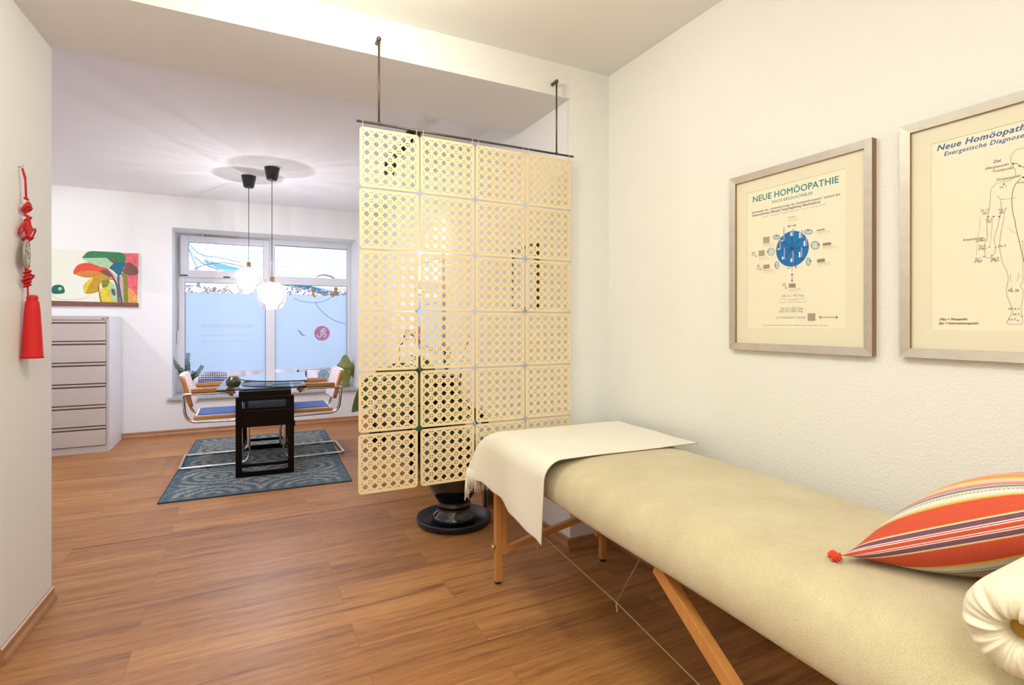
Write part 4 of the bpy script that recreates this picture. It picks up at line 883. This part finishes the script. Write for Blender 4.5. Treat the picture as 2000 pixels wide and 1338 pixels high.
def big_leaf(base, mid, tip, wd, roll):
    b0_, m0_, t0_ = Vector(base), Vector(mid), Vector(tip); n_ = 12; prev = None
    ctr_ = [Vector(q) for q in quadr([tuple(m0_), tuple((m0_ * .45 + t0_ * .55) + Vector((0, 0, .05))), tuple(t0_)], n_ // 2)]
    k_ = len(ctr_); rows_ = []
    for i, c_ in enumerate(ctr_):
        d = (ctr_[min(i + 1, k_ - 1)] - ctr_[max(i - 1, 0)]).normalized(); sd = d.cross(Vector((0, 0, 1))); sd = sd.normalized() if sd.length > .05 else Vector((0, 1, 0)); up = sd.cross(d); sd, up = sd * math.cos(roll) + up * math.sin(roll), up * math.cos(roll) - sd * math.sin(roll)
        w_ = wd * math.sin(PI * min(1, (i / (k_ - 1)) ** .75 * .97 + .03)) ** .8
        rows_.append([lv.bm.verts.new(c_ + sd * w_ * s2 + up * (.18 * w_ * abs(s2))) for s2 in (-1, -.5, 0, .5, 1)])
    for A_, B_ in zip(rows_[:-1], rows_[1:]):
        for j in range(4):
            f_ = lv.bm.faces.new((A_[j], A_[j + 1], B_[j + 1], B_[j])); f_.smooth = True; f_.material_index = lv.mi
    stm.tube(quadr([tuple(b0_), tuple((b0_ + m0_) / 2 + Vector((0, 0, .04))), tuple(m0_)], 5), .006, 6)
for (mid, tip, wd, mt, roll) in (((-.12, .10, .88), (-.50, .20, .74), .085, 'olive_leaf', 60), ((-.28, .18, .88), (-.57, .32, .67), .095, 'olive_leaf', 72), ((-.10, .02, .80), (-.42, .10, .66), .070, 'olive_leaf', 55), ((-.20, .10, .95), (-.50, .25, .82), .05, 'green_leaf', 50),
                         ((.02, .02, .76), (.12, -.14, .56), .075, 'green_leaf', 40), ((.0, -.05, .74), (-.05, -.18, .50), .075, 'green_leaf', 50), ((.05, .0, .95), (.16, .05, 1.18), .028, 'green_leaf', 30), ((-.02, .08, .92), (.04, .2, 1.08), .028, 'green_leaf', 30),
                         ((.08, -.04, .66), (.20, -.08, .56), .06, 'olive_leaf', 40), ((-.12, .0, .70), (-.28, -.05, .56), .06, 'green_leaf', 45), ((-.06, .12, .84), (-.20, .30, 1.00), .04, 'green_leaf', 40)):
    lv.use(mt); big_leaf((rnd.uniform(-.03, .03), rnd.uniform(-.03, .03), .46), mid, tip, wd, R(roll))
lv.build('leaves', urn, recalc=False); stm.build('stems', urn)

us = thing('umbrella_stand', 'small brass and black striped stand on the floor behind the massage table', 'stand', (1.555, 3.34, 0))
MB('brass').lathe([(0, 0), (.082, 0), (.082, .30), (.076, .30), (.076, .01), (0, .01)], 12, smooth=False).build('body', us)
bs = MB('black_plastic')
for k in range(6):
    a_ = R(k * 60 + 15); bs.bar((.083 * math.cos(a_), .083 * math.sin(a_), .004), (.083 * math.cos(a_), .083 * math.sin(a_), .296), .022, .006, 0, up=(math.cos(a_), math.sin(a_), 0))
bs.build('stripes', us)

sbd = thing('sideboard', 'dark brown wooden sideboard on legs against the right wall behind the divider', 'sideboard', (1.41, 4.8, 0))
MB('dark_wood').box(-.20, .20, -.6, .6, .20, .79, .004).build('body', sbd); MB('dark_wood').box(-.21, .21, -.61, .61, .79, .812, .003).build('top', sbd)
for x in (-.17, .17):
    for y in (-.56, .56): MB('dark_wood').box(x - .02, x + .02, y - .02, y + .02, 0, .20, .002).build('leg', sbd)
for k in range(3):
    dd_ = MB('dark_wood').box(-.212, -.20, -.58 + k * .39, -.20 + k * .39, .23, .77, .003).build('door', sbd)
    MB('steel').box(-.222, -.212, -.24 + k * .39, -.23 + k * .39, .45, .55, .002).build('handle', dd_)
oc = thing('potted_orchid', 'pink speckled orchid in a white pot on the dark sideboard', 'plant', (1.43, 4.74, .812))
MB('white_pot').lathe([(0, 0), (.045, 0), (.055, .11), (.050, .11), (.045, .09), (0, .09)], 28).build('pot', oc)
st_ = MB('stem_green'); st_.tube(quadr([(0, 0, .09), (.0, -.02, .22), (-.03, -.03, .33), (-.09, -.03, .36)], 6), .003, 6); st_.build('stem', oc)
fl = MB('orchid_pink')
for c_ in ((-.02, -.03, .31), (-.055, -.03, .35), (-.09, -.03, .35), (-.11, -.04, .31), (.0, -.03, .27)):
    for k in range(5):
        a_ = k * 2 * PI / 5; fl.ball((c_[0] + .018 * math.cos(a_), c_[1], c_[2] + .018 * math.sin(a_)), .013, (1, .25, 1), 8)
fl.build('flowers', oc)
ol_ = MB('green_leaf')
for a_ in (0, 1.3, 2.6, 3.9, 5.2): ol_.face([(0, 0, .09), (.06 * math.cos(a_ - .3), .06 * math.sin(a_ - .3), .15), (.13 * math.cos(a_), .13 * math.sin(a_), .12), (.06 * math.cos(a_ + .3), .06 * math.sin(a_ + .3), .15)])
ol_.build('leaves', oc, recalc=False)
cs = tag(MB('black_plastic').lathe([(0, 0), (.035, 0), (.035, .006), (.005, .012), (.005, .235), (.030, .243), (.034, .262), (.028, .262), (0, .25)], 24).build('candlestick'), 'slim black candlestick with a flat cup on the dark sideboard', 'candlestick'); cs.location = (1.30, 4.85, .812)
mr = thing('wall_mirror', 'silver framed wall mirror above the sideboard behind the divider', 'mirror', (XJ, 4.96, 1.0))
MB('steel').box(-.025, -.001, -.42, -.39, 0, .87).box(-.025, -.001, .39, .42, 0, .87).box(-.025, -.001, -.39, .39, 0, .03).box(-.025, -.001, -.39, .39, .84, .87).build('frame', mr)
MB('mirror').box(-.014, -.002, -.39, .39, .03, .84).build('glass', mr)
sp_ = thing('framed_picture', 'small dark framed pale blue picture on the jamb behind the divider', 'picture', (XJ, 3.01, 1.335))
MB('olive_frame').box(-.02, -.001, -.165, -.135, 0, .405).box(-.02, -.001, .150, .165, 0, .405).box(-.02, -.001, -.135, .150, 0, .018).box(-.02, -.001, -.135, .150, .387, .405).build('frame', sp_)
MB('pic_blue').box(-.010, -.002, -.135, .150, .018, .387).build('print', sp_)
wbn = thing('waste_bin', 'round black waste bin at the far end of the sideboard', 'bin', (1.29, 5.68, 0))
MB('black_plastic').lathe([(0, 0), (.085, 0), (.105, .33), (.100, .33), (.082, .01), (0, .01)], 32).build('bin', wbn)
spt = thing('ceiling_spotlight', 'black two-headed ceiling spotlight seen through the top left tile', 'lamp', (1.15, 3.89, ZC))
MB('black_plastic').lathe([(0, 0), (.055, 0), (.055, -.02), (0, -.022)], 28).build('base', spt)
def spot_head(a_, b_, nm='spot_head'):
    a_ = Vector(a_); b_ = Vector(b_); d = (b_ - a_).normalized(); MB('black_plastic').tube([a_, a_ + d * .02, b_ - d * .004, b_], [.02, .034, .036, .034], 20).build(nm, spt)
ar = MB('black_plastic').tube(bend([(0, 0, -.02), (-.03, -.02, -.10), (-.14, -.06, -.20), (-.22, -.09, -.21)], .03), .009, 8); ar.tube([(-.14, -.06, -.20), (-.16, -.06, -.30)], .008, 8); ar.build('arm', spt)
spot_head((-.05, -.03, -.10), (-.15, -.07, -.21)); spot_head((-.20, -.08, -.23), (-.205, -.085, -.36))

# ------------------------------------------------------------------ massage table
MT = thing('massage_table', 'folding wooden massage table covered in cream terry towelling', 'massage table', (1.4725, 2.395, 0), R(-2.6))
# local frame: x across the table, y towards the camera is negative, origin at the far end middle
TL, TW = 2.09, .3725
cov = MB('terry'); nseg = 60
prof = [(-TW + .030, .560), (-TW + .020, .540), (-TW + .010, .558), (-TW + .006, .600), (-TW + .014, .632), (-TW + .034, .664), (-TW + .068, .690), (-TW + .120, .706), (-TW + .19, .713), (-.10, .714)]
prof = prof + [(-x, z) for x, z in prof[::-1]]
rows_ = []
rn = random.Random(2)
for i in range(nseg + 1):
    t = i / nseg; yy = -t * TL; e = min(t * TL, (1 - t) * TL); k_ = min(1, e / .07); sh = 1 - .10 * (1 - math.sqrt(max(0, 1 - (1 - k_) ** 2))) ; dz = -.055 * (1 - math.sqrt(max(0, 1 - (1 - k_) ** 2)))
    rows_.append([cov.bm.verts.new((x * sh, yy, (z + dz * ((z - .54) / .17)) + (.004 * math.sin(yy * 7 + x * 3) if z < .555 else .0015 * math.sin(yy * 7 + x * 9)))) for x, z in prof])
for A_, B_ in zip(rows_[:-1], rows_[1:]):
    for j in range(len(prof) - 1):
        f_ = cov.bm.faces.new((A_[j], A_[j + 1], B_[j + 1], B_[j])); f_.smooth = True
cov.bm.faces.new(rows_[0][::-1]); cov.bm.faces.new(rows_[-1])
cv = cov.build('towelling_cover', MT); sd_ = cv.modifiers.new('s', 'SUBSURF'); sd_.levels = 1; sd_.render_levels = 1
fw = MB('beech')
fw.box(-TW + .052, -TW + .080, -TL + .02, -.03, .548, .575, .003); fw.box(TW - .040, TW - .012, -TL + .02, -.03, .548, .575, .003); fw.box(-TW + .04, TW - .04, -.06, -.03, .548, .575); fw.box(-TW + .04, TW - .04, -TL + .02, -TL + .05, .548, .575); fw.box(-TW + .04, TW - .04, -TL / 2 - .02, -TL / 2 + .02, .548, .575)
fw.build('frame', MT)
for (y_, s_) in ((-.082, 1), (-TL + .14, -1)):
    for sx_ in (-1, 1):
        x_ = -(TW - .010) if sx_ < 0 else .235
        lg_ = MB('beech'); lg_.box(x_ - .019, x_ + .013, y_ - .016, y_ + .016, .012, .540, .002); lo = lg_.build('leg', MT)
        MB('beech').box(x_ + .014, x_ + .040, y_ - .016, y_ + .016, .135, .538, .002).build('leg_extension', lo) if sx_ < 0 else MB('beech').box(x_ - .046, x_ - .020, y_ - .016, y_ + .016, .135, .538, .002).build('leg_extension', lo)
        MB('black_rubber').lathe([(0, 0), (.015, 0), (.015, .012), (0, .012)], 16, (x_ - .003, y_, 0)).build('rubber_foot', lo)
        MB('brass').tube([(x_ - .019 if sx_ < 0 else x_ + .013, y_, .178), (x_ - .036 if sx_ < 0 else x_ + .030, y_, .178)], [.010, .014], 10).build('knob', lo)
    br2 = MB('beech'); br2.bar((-TW + .03, y_, .152), (-.155, y_, .195), .028, .028, .002); br2.bar((-.16, y_, .194), (.235, y_, .268), .028, .028, .002); br2.build('crossbar', MT)
    MB('beech').bar((-.172, y_ - .016 * s_, .192), (-.145, y_ - .016 * s_, .197), .010, .040).build('bracket', MT)
# diagonal struts of the near leg pair
for sx_ in (-1, 1):
    MB('beech').bar((sx_ * (TW - .050), -1.20, .535), (sx_ * (TW - .050), -TL + .17, .07), .030, .040, .002).build('strut', MT)
cb_ = MB('string'); P0 = (-.125, -.095, .188)
cb_.tube([P0, (-.118, -.70, .148), (-.125, -1.20, .10), (-.15, -TL + .16, .155)], .0022, 6)
cb_.tube([(-.118, -.70, .148), (-.09, -.92, .53)], .0012, 5); cb_.tube([(-.118, -.70, .148), (-.118, -.70, .130), (-.113, -.70, .118), (-.118, -.70, .110)], .003, 6)
cb_.tube([(-.160, -.100, .180), (-.160, -.100, .06)], .0012, 5)
cb_.build('cable', MT)

# throw draped over the far end
th = thing('cream_throw', 'cream fringed throw draped over the far end of the massage table', 'throw', (1.4725, 2.395, 0), R(-2.6))
tw = MB('throw_cream'); na, nb = 62, 46
OV_L, OV_E = .325, .17; A0, A1 = -OV_L, 2 * TW - .012; B0, B1 = -OV_E, .625
rad_ = .080; ztop = .7195; grid = []; xl = -TW + .026
def side(d):      # d = overhang length past the rounded shoulder -> (outward, down)
    arc = rad_ * PI / 2
    if d <= 0: return (d, 0)
    if d < arc: a_ = d / rad_; return (rad_ * math.sin(a_), rad_ * (1 - math.cos(a_)))
    return (rad_ + (d - arc) * .04, rad_ + (d - arc) * .999)
hems = []
for j in range(nb + 1):
    row = []; b_ = B0 + (B1 - B0) * j / nb
    lfac = .70 + .30 * max(0, min(1, (b_ - B0) / (B1 - B0))) ** 1.5      # longer drop at the front corner
    for i in range(na + 1):
        a_ = A0 + (A1 - A0) * i / na
        if a_ < 0: a_ = a_ * lfac
        oa, da_ = side(-a_ + rad_ * .6); ob_, db_ = side(-b_ + rad_ * .6)
        if a_ > rad_ * .6: oa, da_ = -(a_ - rad_ * .6), 0
        if b_ > rad_ * .6: ob_, db_ = -(b_ - rad_ * .6), 0
        drop = math.hypot(da_, db_) if min(da_, db_) > 0 else max(da_, db_)
        x = xl + rad_ * .6 - oa - rad_ * .35; y = ob_ - rad_ * .75
        if da_ > 0 and db_ > 0:
            fl_ = min(da_, db_); x -= fl_ * .42; y += fl_ * .03; drop = max(da_, db_) + .10 * fl_
        z = ztop - drop
        # soft folds on the hanging parts
        if da_ > .03: k_ = min(1, (da_ - .03) / .2); x += -.009 * k_ * (1 + math.sin(b_ * 17 + 1.2)) 
        if db_ > .03: k_ = min(1, (db_ - .03) / .12); y += .005 * k_ * (1 + math.sin(a_ * 26))
        if da_ <= .03 and db_ <= .03: z += .0018 * math.sin(a_ * 13 + b_ * 8) * math.sin(b_ * 11)
        if i == 0: z += .005 * math.sin(b_ * 34)
        row.append(tw.bm.verts.new((x, y, z)))
    grid.append(row)
for j in range(nb):
    for i in range(na):
        f_ = tw.bm.faces.new((grid[j][i], grid[j][i + 1], grid[j + 1][i + 1], grid[j + 1][i])); f_.smooth = True
endrow = [v.co.copy() for v in grid[0]]; frontrow = [v.co.copy() for v in grid[nb]]; leftrow = [grid[j][0].co.copy() for j in range(nb + 1)]
to = tw.build('cloth', th); so2 = to.modifiers.new('t', 'SOLIDIFY'); so2.thickness = .004; so2.offset = 0; s3 = to.modifiers.new('s', 'SUBSURF'); s3.levels = 1; s3.render_levels = 1
fg = MB('throw_cream'); rnd = random.Random(7)
for i in range(0, len(endrow) - 1):
    for sub in (.0, .25, .5, .75):
        p0 = endrow[i].lerp(endrow[i + 1], sub); le = rnd.uniform(.08, .125); dx, dy = rnd.uniform(-.014, .014), rnd.uniform(-.016, .002)
        fg.tube([p0 + Vector((0, 0, .003)), p0 + Vector((dx * .5, dy * .5, -le * .5)), p0 + Vector((dx, dy, -le))], [.0026, .0030, .0020], 5)
fg.build('fringe', th)
ht = MB('stitch'); ht.tube([v + Vector((0, -.0025, .0)) for v in frontrow], .0012, 5); ht.build('hem', th)

# ------------------------------------------------------------------ bolster
bl = thing('bolster', 'cream towelling roll with gathered end at the near end of the massage table', 'bolster', (1.022, .372, .789), R(2))
bm_ = MB('bolster_cloth'); RB = .075; rings_ = []; nA = 96
rb = random.Random(12); ph = [rb.uniform(0, 6.28) for _ in range(8)]
def gath(a_): return .5 * math.sin(9 * a_ + ph[0]) + .35 * math.sin(15 * a_ + ph[1]) + .3 * math.sin(23 * a_ + ph[2])
prof_ = [(.014, .040, .3), (.016, .020, .8), (.019, .006, 1.2), (.026, -.003, 1.3), (.036, -.006, 1.3), (.048, -.005, 1.1), (.060, .001, .8), (.067, .010, .5), (.073, .024, .25), (RB, .048, .08), (RB, .10, 0), (RB, .30, 0), (RB, .50, 0), (RB, .58, .0), (.07, .61, 0), (.04, .62, 0)]
for (r_, x_, g_) in prof_:
    rings_.append([bm_.bm.verts.new((x_ - g_ * .0068 * gath(2 * PI * k / nA), r_ * (1 + g_ * .03 * gath(2 * PI * k / nA + .3)) * math.cos(2 * PI * k / nA), r_ * (1 + g_ * .03 * gath(2 * PI * k / nA + .3)) * math.sin(2 * PI * k / nA))) for k in range(nA)])
for A_, B_ in zip(rings_[:-1], rings_[1:]):
    for k in range(nA):
        f_ = bm_.bm.faces.new((A_[k], A_[(k + 1) % nA], B_[(k + 1) % nA], B_[k])); f_.smooth = True
bm_.bm.faces.new(rings_[-1])
bo_ = bm_.build('cover', bl); bs_ = bo_.modifiers.new('s', 'SUBSURF'); bs_.levels = 1; bs_.render_levels = 1
MB('foam').tube([(.030, 0, 0), (.10, 0, 0)], .024, 24).build('foam_core', bl)

# ------------------------------------------------------------------ striped cushion
cz = thing('striped_cushion', 'red and cream striped cushion with a red tassel leaning on the bolster', 'cushion', (1.205, .742, .726))
cu_ = MB('stripes'); n_ = 44; SZ = .46; uvl = cu_.bm.loops.layers.uv.new('UVMap')
ex = Vector((.10, -.875, .49)).normalized(); ey = Vector((.990, .08, -.10)); ey = (ey - ex * ey.dot(ex)).normalized(); ez = ex.cross(ey)
if ez.z < 0: ez = -ez
def cpos(u_, v_, sgn):
    a_, b_ = u_ * 2 - 1, v_ * 2 - 1; pin = .065
    sx_ = a_ * (1 - pin * (1 - abs(b_) ** 2) * abs(a_) ** 3); sy_ = b_ * (1 - pin * (1 - abs(a_) ** 2) * abs(b_) ** 3)
    th_ = .098 * (max(0, 1 - a_ * a_) ** .80) * (max(0, 1 - b_ * b_) ** .52)
    return ex * (sx_ + 1) / 2 * SZ + ey * (sy_ + 1) / 2 * SZ + ez * th_ * sgn
for sgn in (1, -1):
    V = [[cu_.bm.verts.new(cpos((1 - math.cos(PI * i / n_)) / 2, (1 - math.cos(PI * j / n_)) / 2, sgn)) for j in range(n_ + 1)] for i in range(n_ + 1)]
    AL = [[0] for _ in V]
    for i in range(n_ + 1):
        for j in range(n_): AL[i].append(AL[i][-1] + (V[i][j + 1].co - V[i][j].co).length)
    for i in range(n_):
        for j in range(n_):
            ids = ((i, j), (i + 1, j), (i + 1, j + 1), (i, j + 1)); f_ = cu_.bm.faces.new([V[a_][b_] for a_, b_ in ids]); f_.smooth = True
            for lp, (a_, b_) in zip(f_.loops, ids): lp[uvl].uv = ((1 - math.cos(PI * a_ / n_)) / 2, AL[a_][b_] / .46)
bmesh.ops.remove_doubles(cu_.bm, verts=cu_.bm.verts, dist=.0004)
cu_.build('cover', cz)
tf = MB('red_tuft'); rnd = random.Random(9)
for k in range(46):
    v = Vector((rnd.gauss(0, 1), rnd.gauss(0, 1), rnd.gauss(0, 1))).normalized(); c_ = Vector((-.006, .010, -.002)); tf.tube([c_, c_ + v * .008, c_ + v * .014 + Vector((rnd.uniform(-.003, .003), 0, -.002))], [.003, .0028, .0018], 5)
tf.ball((-.006, .010, -.002), .010, n=10); tf.build('tassel', cz)

# ------------------------------------------------------------------ red knot hanging on the left wall
d_ = ray(35, 331); sK = (.762 + .0467 * 3.1) / (-d_.x + .0467 * d_.y); kY = d_.y * sK; kX = d_.x * sK
kn = thing('knot_ornament', 'red knotted cord ornament with jade disc and tassel on the left wall', 'wall ornament', (kX, kY, 0), -math.atan(.0467))
# local frame: x out of the wall, y along the wall, z up
def kz(py): return H + (HY - py) / F_PX * sK
MB('steel').tube([(0, 0, kz(326)), (.014, 0, kz(325)), (.018, 0, kz(321))], .0022, 8).build('nail', kn)
xo = .022
def K(y, py, x=xo): return (x, y, kz(py))
for path_ in ([K(0, 328, .014), K(.004, 345), K(.012, 384)], [K(-.004, 328, .014), K(0, 350), K(.008, 384)], [K(.026, 556), K(.026, 578)]): MB('red_cord').tube(path_, .0030, 8).build('cord', kn)
for py in (387, 420): MB('red_cord').tube([K(0, py - 1), K(.026, py - 1)], .0055, 10).build('cord_tie', kn)
kt = MB('red_cord')
def torus(c, ry, rz, tr, tilt=0, n=28):
    kt.tube([(c[0] + tilt * math.sin(2 * PI * k / n) * .01, c[1] + ry * math.cos(2 * PI * k / n), c[2] + rz * math.sin(2 * PI * k / n)) for k in range(n)], tr, 10, closed=True)
kc = K(.012, 404)
for (dy, dz, ry, rz) in ((0, 0, .020, .012), (-.008, .004, .012, .018), (.010, -.002, .012, .016), (.004, .008, .016, .010), (.020, -.006, .010, .010)): torus((kc[0], kc[1] + dy, kc[2] + dz), ry, rz, .0036, 1)
kt.build('round_knot', kn); kt = MB('red_cord')
# diamond-woven endless knot
kc = Vector(K(.016, 443)); q_ = .0078
for k in range(-3, 4):
    for s2 in (-1, 1):
        pts_ = []
        for j in range(-7, 8):
            u_ = j / 7 * 3.4 * q_ * 1.15; vv = k * q_; pts_.append((kc.x + .003 * math.sin(j * PI / 2 + k) * s2 + .004, kc.y + (u_ * .71 + s2 * vv * .71), kc.z + (u_ * s2 * .71 - vv * .71) * .92))
        kt.tube(pts_, .0038, 7)
for (dy, pz, ry, rz) in ((-.042, 447, .016, .024), (.050, 452, .016, .022), (.010, 425, .010, .008), (-.01, 463, .012, .010), (.03, 463, .012, .010)): torus((kc.x, kc.y + dy, kz(pz)), ry, rz, .0034, 1)
kt.build('diamond_knot', kn); kt = MB('red_cord')
for (dy, py, ry, rz) in ((.012, 530, .012, .006), (.012, 537, .016, .007), (.010, 544, .018, .008), (.012, 551, .014, .007), (.046, 541, .016, .012), (-.008, 545, .012, .010), (.012, 557, .010, .005)): torus(K(.012 + dy * .8, py), ry, rz, .0036, 1)
for (a_, b_) in ((K(.012, 462), K(-.006, 472)), (K(.018, 462), K(.040, 478)), (K(-.014, 515), K(.012, 530)), (K(.042, 516), K(.016, 530))): kt.tube([a_, b_], .0034, 7)
kt.build('lower_knot', kn)
jd = MB('jade'); jd.lathe([(.010, -.004), (.058, -.004), (.0595, 0), (.058, .004), (.010, .004), (.010, -.004)], 40)
for k in range(10): jd.ball((.038 * math.cos(k * PI / 5), .038 * math.sin(k * PI / 5), .004), .0085, (1, .6, .4), 8)
jd.use('jade_dark'); jd.lathe([(.048, .0042), (.050, .0055), (.052, .0042)], 40); jd.lathe([(.018, .0042), (.020, .0055), (.022, .0042)], 30)
jd.build('jade_disc', kn, Matrix.Translation(K(.014, 496)) @ Matrix.Rotation(R(10), 4, 'Z') @ Matrix.Rotation(R(90), 4, 'Y'))
ts = MB('red_tassel'); z1_ = kz(576); z2_ = kz(701)
ts.lathe([(0, z1_ + .002), (.016, z1_), (.017, z1_ - .018), (.022, z1_ - .028), (.025, z1_ - .06), (.030, z1_ - .15), (.034, z2_ + .01), (.036, z2_), (0, z2_)], 72, (.036, .026, 0), fn=lambda r1_, z_, a_: r1_ * (1 + (.05 * math.sin(36 * a_) if z_ < z1_ - .02 else 0)))
tso = ts.build('tassel', kn); MB('red_cord').lathe([(.0175, z1_ - .004), (.0195, z1_ - .010), (.0175, z1_ - .018)], 24, (.036, .026, 0)).build('binding', tso)
